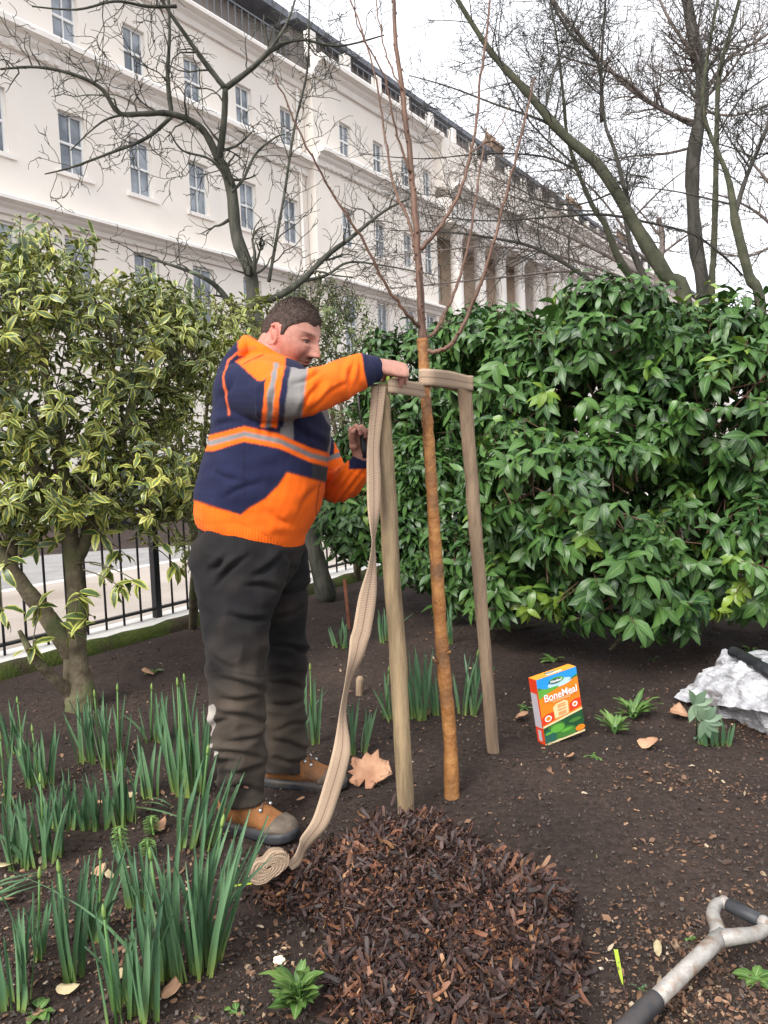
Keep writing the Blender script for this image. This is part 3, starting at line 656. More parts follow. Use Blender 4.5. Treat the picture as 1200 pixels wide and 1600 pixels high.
# big glossy shrub
sh = empty('evergreen_shrub', (1.9, 5.2, 0), 'very large glossy evergreen shrub with drooping leaves, filling the right side behind the box', 'shrub')
lob = [Pd(930, 640, 5.0, (.80, .7, .62)), Pd(1120, 640, 4.9, (.85, .7, .60)), Pd(880, 800, 4.75, (.62, .6, .52)), Pd(1110, 850, 4.6, (.70, .6, .48)), Pd(1280, 740, 4.8, (.8, .8, .9)),
       Pd(960, 900, 4.5, (.50, .42, .33)), Pd(1300, 900, 4.6, (.7, .6, .35)), Pd(810, 590, 5.5, (.55, .6, .50)), Pd(830, 930, 4.9, (.42, .35, .26)), Pd(1230, 590, 4.9, (.6, .5, .42)), Pd(930, 550, 5.3, (.40, .4, .34)), Pd(1090, 560, 5.2, (.5, .4, .34))]
hol = [Pd(1035, 765, 4.1, (.30, .9, .17)), Pd(1090, 740, 4.2, (.22, .8, .12)), Pd(860, 885, 4.3, (.20, .6, .10)), Pd(800, 760, 4.6, (.12, .5, .16)), Pd(1170, 660, 4.2, (.2, .4, .07)), Pd(905, 600, 4.6, (.2, .4, .06))]
shrub_leaves('foliage', sh, bumpy(lob, 5, .30, 1), 2900, 9, .142, .058, 1.0, M['leaf_green'], 31, up=.2, droop=.7, inner=.66, zmin=.27, holes=hol, lightfrac=.10, lightmat=M['leaf_lime'])
b = MB(); rs = np.random.default_rng(5)
for k in range(14):
    x0 = G(1000 + rs.uniform(-60, 120), 930, 0) ; x0[2] = 0; l = lob[rs.integers(0, 9)]; q = l[0] + rs.normal(size=3) * .2; m1 = (x0 + q) / 2 + rs.normal(size=3) * .15
    b.tube(catmull([x0, m1, q], 5), np.linspace(.03, .008, 11), 7)
b.build('stems', M['bark_shrub'], sh)
sh2 = empty('evergreen_shrub', (.3, 5.9, 0), 'dark glossy evergreen shrub directly behind the young tree and both stakes', 'shrub')
lob2 = [Pd(650, 610, 6.3, (.62, .5, .60)), Pd(770, 640, 6.0, (.6, .5, .62)), Pd(620, 760, 6.1, (.45, .45, .50)), Pd(720, 800, 5.7, (.55, .45, .50)), Pd(760, 560, 6.3, (.5, .5, .45)), Pd(800, 880, 5.3, (.42, .4, .35)), Pd(600, 800, 6.0, (.33, .35, .30)), Pd(560, 720, 6.3, (.25, .3, .30)), Pd(700, 860, 5.6, (.38, .3, .28))]
shrub_leaves('foliage', sh2, bumpy(lob2, 4, .24, 2), 3000, 8, .118, .045, .9, M['leaf_green'], 32, up=.2, droop=.6, inner=.7, lightfrac=.05, lightmat=M['leaf_lime'], rndr=(0, .8))
b = MB()
for k in range(12):
    x0 = G(760 + rs.uniform(-60, 60), 915, 0); x0[2] = 0; l = lob2[rs.integers(0, 9)]; q = l[0] + rs.normal(size=3) * .15; m1 = (x0 + q) / 2 + rs.normal(size=3) * .12
    b.tube(catmull([x0, m1, q], 5), np.linspace(.025, .007, 11), 7)
b.build('stems', M['bark_shrub'], sh2)

# variegated shrub on the left
vb = GG(128, 1105)
vs_ = empty('variegated_shrub', vb, 'large variegated shrub with yellow edged leaves and a forked grey trunk, left foreground', 'shrub')
lv = [Pd(60, 480, 3.9, (.55, .55, .42)), Pd(-60, 560, 3.8, (.6, .6, .6)), Pd(170, 560, 4.1, (.45, .5, .42)), Pd(60, 640, 3.9, (.6, .5, .42)), Pd(215, 670, 4.1, (.26, .4, .28)), Pd(-40, 720, 3.8, (.45, .5, .42)), Pd(90, 735, 3.9, (.36, .4, .22)),
      Pd(270, 560, 4.4, (.30, .35, .32)), Pd(-40, 430, 3.9, (.45, .5, .26)), Pd(250, 480, 4.4, (.30, .35, .22)), Pd(180, 770, 4.0, (.2, .3, .13)), Pd(255, 770, 4.2, (.16, .25, .16)), Pd(20, 800, 3.8, (.16, .25, .10))]
shrub_leaves('foliage', vs_, bumpy(lv, 3, .2, 3), 960, 8, .098, .032, 1.5, M['leaf_var'], 41, up=.5, droop=.15, inner=.45, shoot=.17, twigmat=M['bark_shrub'], rndr=(0, .7), lightfrac=.28, lightmat=M['leaf_var_lit'])
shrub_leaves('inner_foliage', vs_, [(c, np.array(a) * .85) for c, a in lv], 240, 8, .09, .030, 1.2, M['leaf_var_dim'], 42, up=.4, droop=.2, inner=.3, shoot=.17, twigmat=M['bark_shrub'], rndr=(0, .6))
b = MB()
def stem(mb, pts, r, n=8):
    q = catmull(pts, 6); mb.tube(q, np.interp(np.linspace(0, 1, len(q)), np.linspace(0, 1, len(r)), r) * (1 + .04 * rng.normal(size=len(q))), n)
stem(b, [vb - [0, 0, .05], vb + [0, 0, .05], P(118, 1030, 3.93), P(120, 940, 3.95), P(112, 860, 3.95), P(100, 760, 3.9), P(80, 640, 3.9), P(60, 520, 3.9)], [.088, .080, .064, .050, .044, .04, .03, .012])
b.build('trunk', M['bark_shrub'], vs_)
b = MB()
stem(b, [P(115, 1025, 3.93), P(75, 965, 3.9), P(40, 920, 3.85), P(0, 860, 3.8), P(-50, 760, 3.8)], [.055, .045, .04, .035, .02])
stem(b, [P(115, 880, 3.95), P(140, 830, 4.0), P(175, 740, 4.1), P(210, 620, 4.2), P(240, 520, 4.3)], [.045, .035, .03, .022, .008])
stem(b, [P(118, 1090, 3.9), P(85, 1060, 3.8), P(55, 1030, 3.72), P(30, 985, 3.7)], [.035, .028, .022, .010])
stem(b, [P(104, 800, 3.92), P(60, 740, 3.8), P(20, 660, 3.75), P(-20, 560, 3.8)], [.035, .03, .02, .008])
stem(b, [P(20, 900, 3.85), P(18, 800, 3.8), P(30, 720, 3.8), P(20, 600, 3.8)], [.03, .025, .02, .008])
b.build('limbs', M['bark_shrub'], vs_)
# hanging sprays of bigger leaves low on that shrub
def sprays(parent, spots, L, W, m, seed, name='low_sprays', per=6, spread=.07):
    rs = np.random.default_rng(seed); pos, td, nm, LL = [], [], [], []; mb = MB()
    for (x, y, d, x0, y0) in spots:
        c = P(x, y, d); a = P(x0, y0, d); mb.tube(catmull([a, (a + c) / 2 + [0, 0, .02], c], 4), np.linspace(.004, .002, 9), 4)
        for k in range(per):
            dirv = unit(rs.normal(size=3) * [1, .7, .6] + np.array([0, 0, -.35])); pos.append(c + (a - c) * rs.random() * .35); td.append(dirv); nm.append([rs.normal() * .4, -.5, 1]); LL.append(L * rs.uniform(.7, 1.15))
    LL = np.array(LL); leaf_cloud(name, pos, td, nm, LL, LL * W / L, 1.0, m, parent); mb.build(name + '_twigs', M['bark_shrub'], parent)['kind'] = 'stuff'
sprays(vs_, [(95, 810, 3.7, 110, 760), (150, 800, 3.8, 120, 750), (170, 850, 3.8, 120, 800), (205, 930, 3.7, 130, 890), (225, 915, 3.8, 140, 880), (125, 925, 3.7, 118, 960), (140, 960, 3.75, 120, 985), (50, 1020, 3.7, 60, 960), (60, 945, 3.75, 60, 960), (115, 985, 3.8, 120, 1010), (200, 870, 3.9, 150, 840), (255, 850, 4.0, 200, 800), (5, 890, 3.6, 20, 840), (5, 970, 3.6, 0, 900), (280, 890, 4.1, 230, 850), (240, 820, 4.0, 190, 800), (180, 890, 3.9, 120, 880)],
       .115, .042, M['leaf_var'], 43)
# second and third variegated shrubs, farther back
q2 = GG(300, 975)
s2 = empty('variegated_shrub', q2, 'looser small leaved variegated shrub between the left foreground shrub and the back of the worker', 'shrub')
l2 = [Pd(330, 560, 5.0, (.36, .4, .34)), Pd(350, 680, 5.0, (.34, .4, .42)), Pd(300, 760, 4.9, (.30, .4, .36)), Pd(380, 500, 5.2, (.25, .3, .16)), Pd(270, 640, 5.0, (.25, .4, .4)), Pd(340, 840, 4.9, (.24, .3, .26))]
shrub_leaves('foliage', s2, l2, 430, 8, .075, .025, 1.3, M['leaf_var'], 44, up=.5, droop=.15, inner=.4, shoot=.14, twigmat=M['bark_shrub'], rndr=(.1, .8))
b = MB()
for x, y in ((330, 560), (350, 680), (300, 700), (270, 600), (380, 520)): stem(b, [q2 - [0, 0, .03], P(305, 880, 4.95), P((305 + x) / 2, (860 + y) / 2, 5.0), P(x, y, 5.0)], [.03, .022, .014, .005])
b.build('stems', M['bark_shrub'], s2)
q3 = GG(560, 905)
s3 = empty('variegated_shrub', q3, 'small leaved variegated shrub just above and behind the head of the worker', 'shrub')
l3 = [Pd(520, 500, 7.0, (.34, .4, .34)), Pd(480, 470, 7.1, (.3, .4, .22)), Pd(560, 540, 6.9, (.28, .3, .32)), Pd(470, 570, 7.0, (.35, .3, .4)), Pd(530, 640, 6.9, (.3, .3, .4))]
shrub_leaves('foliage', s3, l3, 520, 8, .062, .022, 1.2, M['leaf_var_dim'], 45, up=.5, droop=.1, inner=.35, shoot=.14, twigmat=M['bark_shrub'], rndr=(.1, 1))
b = MB()
for x, y in ((520, 500), (480, 480), (560, 560), (470, 570)): stem(b, [q3 - [0, 0, .03], P(550, 800, 6.9), P((545 + x) / 2, (760 + y) / 2, 6.95), P(x, y, 7.0)], [.035, .025, .016, .006])
b.build('stems', M['bark_shrub'], s3)

# ------------------------------------------------------------------ the young tree, stakes and webbing
yt0 = GG(707, 1252)
yt = empty('young_tree', yt0, 'slim young tree with orange brown stem and upright branches, between the two stakes', 'tree')
DY = float((yt0 - CAM) @ _f)
tk = [(707, 1262, 25), (706, 1240, 25), (703, 1150, 22), (694, 1050, 21), (687, 960, 20.5), (680, 850, 20), (674, 750, 18.5), (668, 660, 17.5), (664, 600, 17), (662, 560, 16.5), (660, 530, 18)]
pts = catmull([list(P(x, y, DY)) + [wd / 2 * DY / FPX] for x, y, wd in tk], 6)
rad = pts[:, 3] * (1 + .05 * rng.normal(size=len(pts))); b = MB(); b.tube(pts[:, :3], rad, 14)
for k in range(230):                                    # lenticels and stubs on the bark
    i = rng.integers(0, len(pts) - 1); a = rng.random() * 6.28; r = rad[i]; c = pts[i, :3] + (pts[i + 1, :3] - pts[i, :3]) * rng.random() + np.array([math.cos(a), math.sin(a), 0]) * r * .97
    b.ball(c, rng.uniform(.0012, .0034), 6, sq=(1, 1, .8))
for x, y, s in ((698, 1022, 1), (690, 948, -1), (700, 1145, 1), (684, 1035, -1), (672, 700, -1)):
    c = P(x, y, DY - .01); b.tube([c, c + np.array([s * .014, -.008, .012])], [.007, .003], 6)
b.build('trunk', M['bark_orange'], yt)
def ybr(g, r0, r1, dd, n=5):
    q = catmull([list(P(x, y, DY + dd * i / (len(g) - 1))) for i, (x, y) in enumerate(g)], 6)
    q[1:-1] += rng.normal(size=q[1:-1].shape) * .0018; return q, np.linspace(r0, r1, len(q))
brs = [([(660, 535), (656, 440), (648, 330), (640, 240), (628, 140), (618, 60), (612, -40)], .0165, .0075, .02), ([(664, 535), (657, 480), (652, 420)], .012, .008, -.02),
       ([(658, 515), (635, 490), (605, 450), (570, 380), (525, 310), (480, 230), (430, 120)], .0072, .003, -.35), ([(665, 548), (690, 548), (715, 525), (740, 470), (765, 400), (795, 290), (820, 190), (835, 120)], .0105, .0038, -.1),
       ([(663, 530), (685, 510), (712, 450), (730, 390), (745, 300), (760, 200)], .008, .0035, .25), ([(658, 390), (690, 350), (718, 300), (740, 220), (752, 120), (762, 40), (768, -40)], .0085, .004, .1),
       ([(652, 400), (640, 350), (615, 290), (600, 200), (580, 90), (540, -20)], .0068, .003, .12), ([(628, 140), (605, 90), (590, 20), (585, -30)], .004, .002, .1), ([(640, 270), (618, 200), (600, 120), (560, 40), (555, -20)], .005, .002, -.15), ([(735, 240), (780, 200), (800, 150)], .003, .0015, .05)]
rs = np.random.default_rng(77)
for g_, r0, r1, dd in brs:
    q, rr = ybr(g_, r0 * .86, r1 * .8, dd); b = MB(); b.tube(q, rr, 8)
    for i in range(4, len(q) - 1):                      # buds
        if rs.random() < .8:
            s = unit(rs.normal(size=3)); t = unit(q[i + 1] - q[i - 1]); s = unit(s - t * (s @ t)); b.tube([q[i], q[i] + s * rr[i] * 1.2 + t * .006, q[i] + s * rr[i] * 1.4 + t * .013], [rr[i] * .5, rr[i] * .45 + .0005, .0005], 5)
    if r1 < .0045 and rs.random() < .8: twigs(b, q[len(q) // 2:], r1, 0, rs, .12, 7, .4, .25, 0, .0011)
    b.build('branch', M['twig_orange'], yt)

def stake(label, base, top, d1, wb, wt, m, seed):
    p0 = base; d0 = float((p0 - CAM) @ _f); p1 = P(top[0], top[1], d1); n = 26; rs = np.random.default_rng(seed)
    pts = [p0 + [0, 0, -.12]] + [p0 + (p1 - p0) * t for t in np.linspace(0, 1, n)]
    rr = [wb] + list(np.linspace(wb, wt, n) * (1 + .018 * rs.normal(size=n))); rr[-1] *= .93
    off = np.cumsum(rs.normal(size=(n + 1, 3)) * .0011, 0); off[:, 2] = 0
    b = MB(); b.tube([p + o for p, o in zip(pts, off)], rr, 18); o = b.build('tree_stake', m); tag(o, label, 'stake'); return p0, p1
e1 = GG(634, 1292); A0, A1 = stake('round weathered timber stake nearest the worker, its foot in the bark mulch', e1, (594, 601), 2.54, .0285, .0285, M['stake'], 3)
e2 = GG(772, 1188); B0, B1 = stake('round timber stake to the right of the young tree, nearer the cardboard box', e2, (727, 592), 2.98, .0245, .0275, M['stake2'], 4)

# webbing
def web_mat():
    m, nt, b = nodes('beige_webbing'); L = nt.links.new
    uv = N(nt, 'ShaderNodeUVMap'); sp = N(nt, 'ShaderNodeSeparateXYZ'); L(uv.outputs[0], sp.inputs[0])
    sb = N(nt, 'ShaderNodeMath', operation='SUBTRACT'); L(sp.outputs[1], sb.inputs[0]); sb.inputs[1].default_value = .5
    ab = N(nt, 'ShaderNodeMath', operation='ABSOLUTE'); L(sb.outputs[0], ab.inputs[0])
    rp = N(nt, 'ShaderNodeValToRGB'); L(ab.outputs[0], rp.inputs[0]); e = rp.color_ramp.elements
    e[0].position = 0; e[0].color = (.11, .075, .06, 1); e[1].position = .03; e[1].color = (.30, .21, .145, 1)
    for ps, c in ((.11, (.36, .26, .185, 1)), (.14, (.31, .22, .155, 1)), (.17, (.36, .26, .185, 1)), (.30, (.34, .245, .17, 1)), (.33, (.30, .215, .15, 1)), (.36, (.37, .27, .19, 1))):
        q = e.new(ps); q.color = c
    L(rp.outputs[0], b.inputs['Base Color']); b.inputs['Roughness'].default_value = .85; b.inputs['Specular IOR Level'].default_value = .2
    wv = N(nt, 'ShaderNodeTexWave'); wv.wave_type = 'BANDS'; wv.bands_direction = 'X'; wv.inputs['Scale'].default_value = 60; L(uv.outputs[0], wv.inputs['Vector'])
    bp = N(nt, 'ShaderNodeBump'); bp.inputs['Strength'].default_value = .5; bp.inputs['Distance'].default_value = .002; L(wv.outputs['Fac'], bp.inputs['Height']); L(bp.outputs[0], b.inputs['Normal'])
    return m
M['web'] = web_mat()
def ribbon(name, pairs, parent, thick=.0016, sub=6, nw=5):
    """pairs: list of (left point, right point); smooth ribbon with real thickness"""
    A = catmull([list(a) + list(c) for a, c in pairs], sub); n = len(A); nw1 = nw + 1
    vs, uv = [], []; s = 0
    grid = np.array([[A[i, :3] + (A[i, 3:] - A[i, :3]) * j / nw for j in range(nw1)] for i in range(n)])
    T = np.gradient(grid, axis=0); U = np.gradient(grid, axis=1); Nn = np.cross(T, U); Nn /= (np.linalg.norm(Nn, axis=2, keepdims=True) + 1e-9)
    for side in (1, -1):
        s = 0
        for i in range(n):
            if i: s += np.linalg.norm(grid[i].mean(0) - grid[i - 1].mean(0))
            for j in range(nw1): vs.append(grid[i, j] + Nn[i, j] * thick / 2 * side); uv.append((s, j / nw))
    fs = []; o = n * nw1
    for i in range(n - 1):
        for j in range(nw):
            a = i * nw1 + j; fs.append((a, a + nw1, a + nw1 + 1, a + 1)); fs.append((o + a, o + a + 1, o + a + nw1 + 1, o + a + nw1))
    for i in range(n - 1):
        a = i * nw1; fs.append((a, o + a, o + a + nw1, a + nw1)); a = i * nw1 + nw; fs.append((a, a + nw1, o + a + nw1, o + a))
    b = MB(); b.v = [tuple(v) for v in vs]; b.f = fs; b.m = [0] * len(fs)
    return b.build(name, M['web'], parent, uv=uv)
wb = empty('webbing_strap', A1, 'long beige webbing strap tied round stakes and young tree, tail trailing to a roll', 'strap')
up = unit(A1 - A0)
def ring_pairs(c, r, a0, a1, n, zl, zh, tilt=0):
    return [(c + np.array([math.cos(a) * r, math.sin(a) * r, zl + tilt * math.cos(a)]), c + np.array([math.cos(a) * r, math.sin(a) * r, zh + tilt * math.cos(a)])) for a in np.linspace(a0, a1, n)]
HW = .046
tcr = P(664.5, 600, DY); rt = .0205
# loop round the left stake, band to the tree
lp = ring_pairs(A1, .031, R(20), R(340), 9, -.047, .001)
ribbon('stake_loop', lp, wb)
fr = [(P(606, 613, 2.505), P(606, 592, 2.505)), (P(620, 615, 2.52), P(621, 593, 2.52)), (P(645, 619, 2.61), P(645, 596, 2.61)), (P(662, 622, DY - .024), P(662, 599, DY - .024)), (P(672.3, 624, DY - .012), P(672.3, 600, DY - .012))]
ribbon('front_band', fr, wb)
bk = [(P(654.5, 603, DY - .008), P(654.5, 577, DY - .008)), (P(662, 602, DY - .027), P(662, 576, DY - .027)), (P(680, 603, DY - .012), P(680, 577, DY - .012)), (P(705, 606, 2.84), P(705, 580, 2.84)), (P(728, 609, 2.935), P(728, 586, 2.935)), (P(738.5, 610.5, 2.96), P(738.5, 587, 2.96)), (P(739, 611, 2.99), P(739, 588, 2.99))]
ribbon('far_band', bk, wb)
ribbon('return_band', [(P(737, 612, 3.012), P(737, 590, 3.012)), (P(715, 612, 3.02), P(715, 590, 3.02)), (P(690, 606, 2.84), P(690, 583, 2.84)), (P(668, 606, DY + .022), P(668, 584, DY + .022))], wb)
tl = [(581, 604, 603, 604, 2.50, 2.50), (578, 640, 599, 642, 2.49, 2.49), (573.5, 700, 593, 702, 2.47, 2.485), (573, 740, 595, 744, 2.46, 2.48), (574, 790, 594, 795, 2.45, 2.47), (579, 830, 588, 832, 2.42, 2.47), (581, 850, 586, 850, 2.41, 2.46), (575, 885, 588, 885, 2.41, 2.44), (561, 930, 588, 932, 2.40, 2.42), (552, 980, 580, 985, 2.39, 2.40), (547, 997, 575, 1003, 2.39, 2.395), (545, 1020, 566, 1030, 2.38, 2.40), (540, 1060, 548, 1066, 2.37, 2.41), (531, 1110, 541, 1112, 2.36, 2.39), (524, 1152, 547, 1160, 2.35, 2.36), (517, 1185, 545, 1190, 2.33, 2.34), (503, 1235, 529, 1245, 2.31, 2.32), (488, 1280, 512, 1290, 2.28, 2.29), (470, 1308, 490, 1316, 2.24, 2.27), (468, 1318, 478, 1330, 2.21, 2.24), (460, 1336, 470, 1350, 2.19, 2.20), (448, 1348, 456, 1360, 2.18, 2.17)]
ribbon('hanging_tail', [(P(a, b_, d), P(c, e, f)) for a, b_, c, e, d, f in tl], wb, sub=5)
# the roll: two-lobed coil of webbing lying on its edge
rc = P(418, 1352, 2.15); ax = unit(np.array([.30, -.9, .22])); hx = unit(np.array([.93, .33, .45])); hy = unit(np.cross(ax, hx)); hy = hy if hy[2] > 0 else -hy
b = MB()
def coil_out(t, s): 
    t %= 2 * math.pi; r = s * (.043 + .011 * math.cos(2 * t)) * (1 - .26 * math.exp(-((t - math.pi / 2) ** 2) * 6)) * (1 + .02 * math.sin(9 * t + 20 * s))
    return hx * r * math.cos(t) * 1.12 + hy * r * math.sin(t) * .95
cf = ax * .026
turns = 15; steps = 44; prev = None; vsr, uvr = [], []
cp = []
for k in range(turns * steps + 1):
    t = 2 * math.pi * k / steps; s = .12 + .88 * (k / (turns * steps)); cp.append((rc + coil_out(t, s) - ax * .024, rc + coil_out(t, s) + ax * (.024 + .0012 * math.sin(k * .9))))
ribbon('roll', cp, wb, sub=1, nw=4, thick=.0028)

# ------------------------------------------------------------------ bulbs: clumps of daffodil leaves
def daff_mat():
    m, nt, b = nodes('bulb_leaf'); L = nt.links.new
    at = N(nt, 'ShaderNodeAttribute', attribute_name='rnd'); uv = N(nt, 'ShaderNodeUVMap'); sp = N(nt, 'ShaderNodeSeparateXYZ'); L(uv.outputs[0], sp.inputs[0])
    rp = N(nt, 'ShaderNodeValToRGB'); L(sp.outputs[0], rp.inputs[0]); e = rp.color_ramp.elements
    e[0].position = 0; e[0].color = (.20, .26, .06, 1); e[1].position = .28; e[1].color = (.082, .165, .078, 1); q = e.new(.12); q.color = (.12, .19, .06, 1); q = e.new(.93); q.color = (.10, .19, .105, 1)
    r2 = N(nt, 'ShaderNodeValToRGB'); L(at.outputs['Fac'], r2.inputs[0]); r2.color_ramp.elements[0].color = (.6, .7, .65, 1); r2.color_ramp.elements[1].color = (1.4, 1.3, 1.25, 1)
    mu = N(nt, 'ShaderNodeMix', data_type='RGBA', blend_type='MULTIPLY'); mu.inputs[0].default_value = 1; L(rp.outputs[0], mu.inputs[6]); L(r2.outputs[0], mu.inputs[7])
    L(mu.outputs[2], b.inputs['Base Color']); b.inputs['Roughness'].default_value = .45; b.inputs['Specular IOR Level'].default_value = .4
    tr = N(nt, 'ShaderNodeBsdfTranslucent'); L(mu.outputs[2], tr.inputs[0]); ms = N(nt, 'ShaderNodeMixShader'); ms.inputs[0].default_value = .12
    L(b.outputs[0], ms.inputs[1]); L(tr.outputs[0], ms.inputs[2]); L(ms.outputs[0], nt.nodes['Material Output'].inputs[0]); return m
M['daff'] = daff_mat(); M['bud'] = mat('bulb_bud', (.10, .19, .05), (.22, .30, .08), scale=30, rough=.5); M['bulbstem'] = mat('bulb_stem', (.06, .14, .04), (.1, .2, .05), rough=.5)
def blade_mesh(name, blades, parent, m):
    """blades: (base, height vec, side vec, width, bend vec, rnd)"""
    vs, fs, uv, rn = [], [], [], []; prof = [.75, .95, 1.0, 1.0, .95, .78, .22]
    for base, hv, sd, wd, bend, rnd in blades:
        o = len(vs); n_ = len(prof)
        for i, pw in enumerate(prof):
            t = i / (n_ - 1); c = base + hv * t + bend * t * t; nrm = unit(np.cross(sd, hv)); a = .8 * t; s2 = sd * math.cos(a) + nrm * math.sin(a) * .6
            for j, bb in enumerate((-1, 0, 1)): vs.append(c + s2 * bb * pw * wd / 2 + nrm * (abs(bb) * .22 * wd)); uv.append((t, j / 2)); rn.append(rnd)
        for i in range(n_ - 1):
            for j in range(2): a = o + i * 3 + j; fs.append((a, a + 3, a + 4, a + 1))
    b = MB(); b.v = [tuple(v) for v in vs]; b.f = fs; b.m = [0] * len(fs); return b.build(name, m, parent, uv=uv, attrs={'rnd': rn})
def clump(px, py, hpx, wpx, n, nb, label, lean=0.0, seed=0, z=None):
    rs = np.random.default_rng(100 + seed); base = GG(px, py); d = float((base - CAM) @ _f); H = hpx * d / FPX; W_ = wpx * d / FPX
    e = empty('daffodil_clump', base, label, 'daffodils', 'clumps of daffodil leaves in the bed')
    bl = []
    for k in range(n):
        bx = rs.uniform(-.5, .5) * W_ * .75; by = rs.uniform(-.5, .5) * max(W_ * .5, .05); p = base + [bx, by, 0]; p[2] = ground_h(p[0], p[1]) - .01
        h = H * rs.uniform(.62, 1.02); ln = rs.normal() * .09 + lean + bx / (W_ + .1) * .35; hv = np.array([ln * h, rs.normal() * .09 * h, h]); a = rs.normal() * .7
        bl.append((p, hv, np.array([math.cos(a) , math.sin(a) * .7, 0]) , rs.uniform(.0115, .0175), np.array([rs.normal() * .07 + lean * .3, rs.normal() * .06, -.03]) * h * (4.5 if rs.random() < .07 else 1), rs.random()))
    blade_mesh('leaves', bl, e, M['daff'])
    for k in range((nb + 1) // 2):
        p = base + [rs.uniform(-.4, .4) * W_ * .7, rs.uniform(-.03, .03), -.01]; h = H * rs.uniform(.85, 1.04); tp = p + np.array([(lean + rs.normal() * .05) * h, 0, h]); b = MB(); b.tube([p, (p + tp) / 2, tp], [.004, .0035, .003], 6); s_ = b.build('stem', M['bulbstem'], e)
        b = MB(); u_ = unit(tp - p); b.tube([tp - u_ * .004, tp + u_ * .006, tp + u_ * .018, tp + u_ * .030], [.003, .0050, .0046, .001], 8); q = b.build('bud', M['bud'], s_)
    return e
CL = [
 (292, 1240, 185, 75, 26, 3, 'tall daffodil clump touching the back of the trouser legs of the worker', 0),
 (285, 1530, 225, 130, 44, 2, 'largest daffodil clump, standing in the open soil left of the webbing roll', .03),
 (325, 1505, 250, 70, 16, 1, 'daffodil leaves fanning out to the right, pointing towards the webbing roll', .22),
 (215, 1600, 200, 110, 26, 1, 'daffodil clump cut by the lower frame, left of the low leafy weed', .0),
 (112, 1535, 205, 55, 11, 2, 'narrow upright daffodil clump alone in the leaf litter, near lower left', .0),
 (57, 1507, 140, 35, 9, 1, 'thin daffodil tuft just left of the narrow upright clump', .08),
 (18, 1580, 170, 70, 16, 0, 'daffodil clump cut by the left frame edge, at its lowest corner', -.02),
 (55, 1352, 125, 105, 40, 2, 'wide dense low daffodil clump halfway down the left edge', .0),
 (150, 1298, 95, 55, 16, 0, 'short daffodil clump right of the wide dense one', .0),
 (197, 1292, 130, 50, 14, 0, 'medium daffodil clump beside two small bright green weeds', .0),
 (235, 1243, 115, 35, 9, 0, 'small daffodil clump left of the tall one behind the trousers', .0),
 (65, 1228, 110, 60, 18, 2, 'daffodil clump below the shrub trunk towards the left edge', .0),
 (4, 1265, 130, 50, 14, 2, 'daffodil clump sliced by the left frame edge, level with the shrub trunk foot', .0),
 (140, 1190, 120, 45, 16, 1, 'daffodil clump right at the foot of the forked shrub trunk', .0),
 (178, 1200, 140, 45, 14, 1, 'tall daffodil clump just right of the shrub trunk foot', .0),
 (305, 1330, 150, 70, 18, 2, 'daffodil clump leaning right in front of the near boot', .20),
 (487, 1165, 120, 30, 10, 2, 'daffodil clump between the trouser legs and the hanging strap', .0),
 (560, 1180, 95, 35, 9, 0, 'small daffodil clump behind the hanging strap, beside the big fallen leaf', .05),
 (612, 1125, 85, 35, 10, 1, 'daffodil clump partly hidden by the stake nearest the worker', .0),
 (650, 1128, 120, 40, 16, 2, 'daffodil clump between the near stake and the young tree', .0),
 (684, 1120, 90, 35, 12, 0, 'daffodil clump directly behind the young tree stem', .0),
 (732, 1120, 100, 40, 14, 1, 'daffodil clump between the young tree and the far stake', .06),
 (530, 1012, 50, 35, 10, 0, 'distant small daffodil clump beside the rusty iron bar', .0),
 (605, 1005, 65, 40, 12, 0, 'distant daffodil clump seen behind the near stake', .0),
 (703, 1010, 70, 20, 6, 0, 'distant faint daffodil tuft in shade behind the young tree', .0),
 (1115, 1160, 45, 60, 26, 0, 'short grassy bulb tuft under the lobed leaf beside the white bag', .0),

 (100, 1300, 105, 50, 16, 0, 'low daffodil clump joining the wide dense one to the short one', .0),
 (245, 1160, 90, 40, 12, 1, 'half hidden daffodil clump behind the tall one, nearer the plinth', .0),
 (25, 1180, 95, 45, 12, 1, 'daffodil clump at the far left, in front of the mossy plinth', .0),
 (215, 1420, 120, 45, 10, 0, 'sparse daffodil tuft behind the largest clump, left side', -.03),
 (150, 1470, 150, 50, 12, 1, 'thin leaning daffodil tuft between the narrow upright and the largest clump', .1),
]
for i, (x, y, h, w_, n, nb, lb, ln) in enumerate(CL): clump(x, y, h, w_, n, nb, lb, ln, i)

# ------------------------------------------------------------------ low plants
M['weed'] = leaf_mat('weed_leaf', (.05, .12, .025), (.13, .23, .05), rib=(.22, .30, .12), rough=.5)
M['weed_blue'] = leaf_mat('grey_green_leaf', (.09, .15, .09), (.16, .23, .14), rough=.55)
def rosette(name, px, py, R_px, n, L, W, m, label, seed, up=.55, h=0.0, cat='weed', group=None, flower=False):
    rs = np.random.default_rng(200 + seed); base = GG(px, py); e = empty(name, base, label, cat, group); pos, td, nm, LL = [], [], [], []
    mb = MB()
    for k in range(n):
        a = rs.random() * 6.28; u_ = up * rs.uniform(.4, 1.6); d = unit([math.cos(a), math.sin(a), u_]); st = rs.uniform(.02, .8) * L * .6; p = base + d * st + [0, 0, h * rs.random()]; pos.append(p); td.append(d); nm.append([-d[0] * .5, -d[1] * .5, 1]); LL.append(L * rs.uniform(.6, 1.1)); mb.tube([base, p], [.0022, .0018], 4, cap=False)
    LL = np.array(LL); leaf_cloud('leaves', pos, td, nm, LL, LL * W / L, .9, m, e, wave=.05); mb.build('stalks', M['bulbstem'], e)
    return e, base
e, bs = rosette('leafy_weed', 468, 1585, 60, 46, .075, .030, M['weed'], 'leafy bright green weed with a single cream flower, left of the mulch heap', 1, up=1.9, h=.07, cat='plant')
b = MB(); fc = P(436, 1500, 1.72)
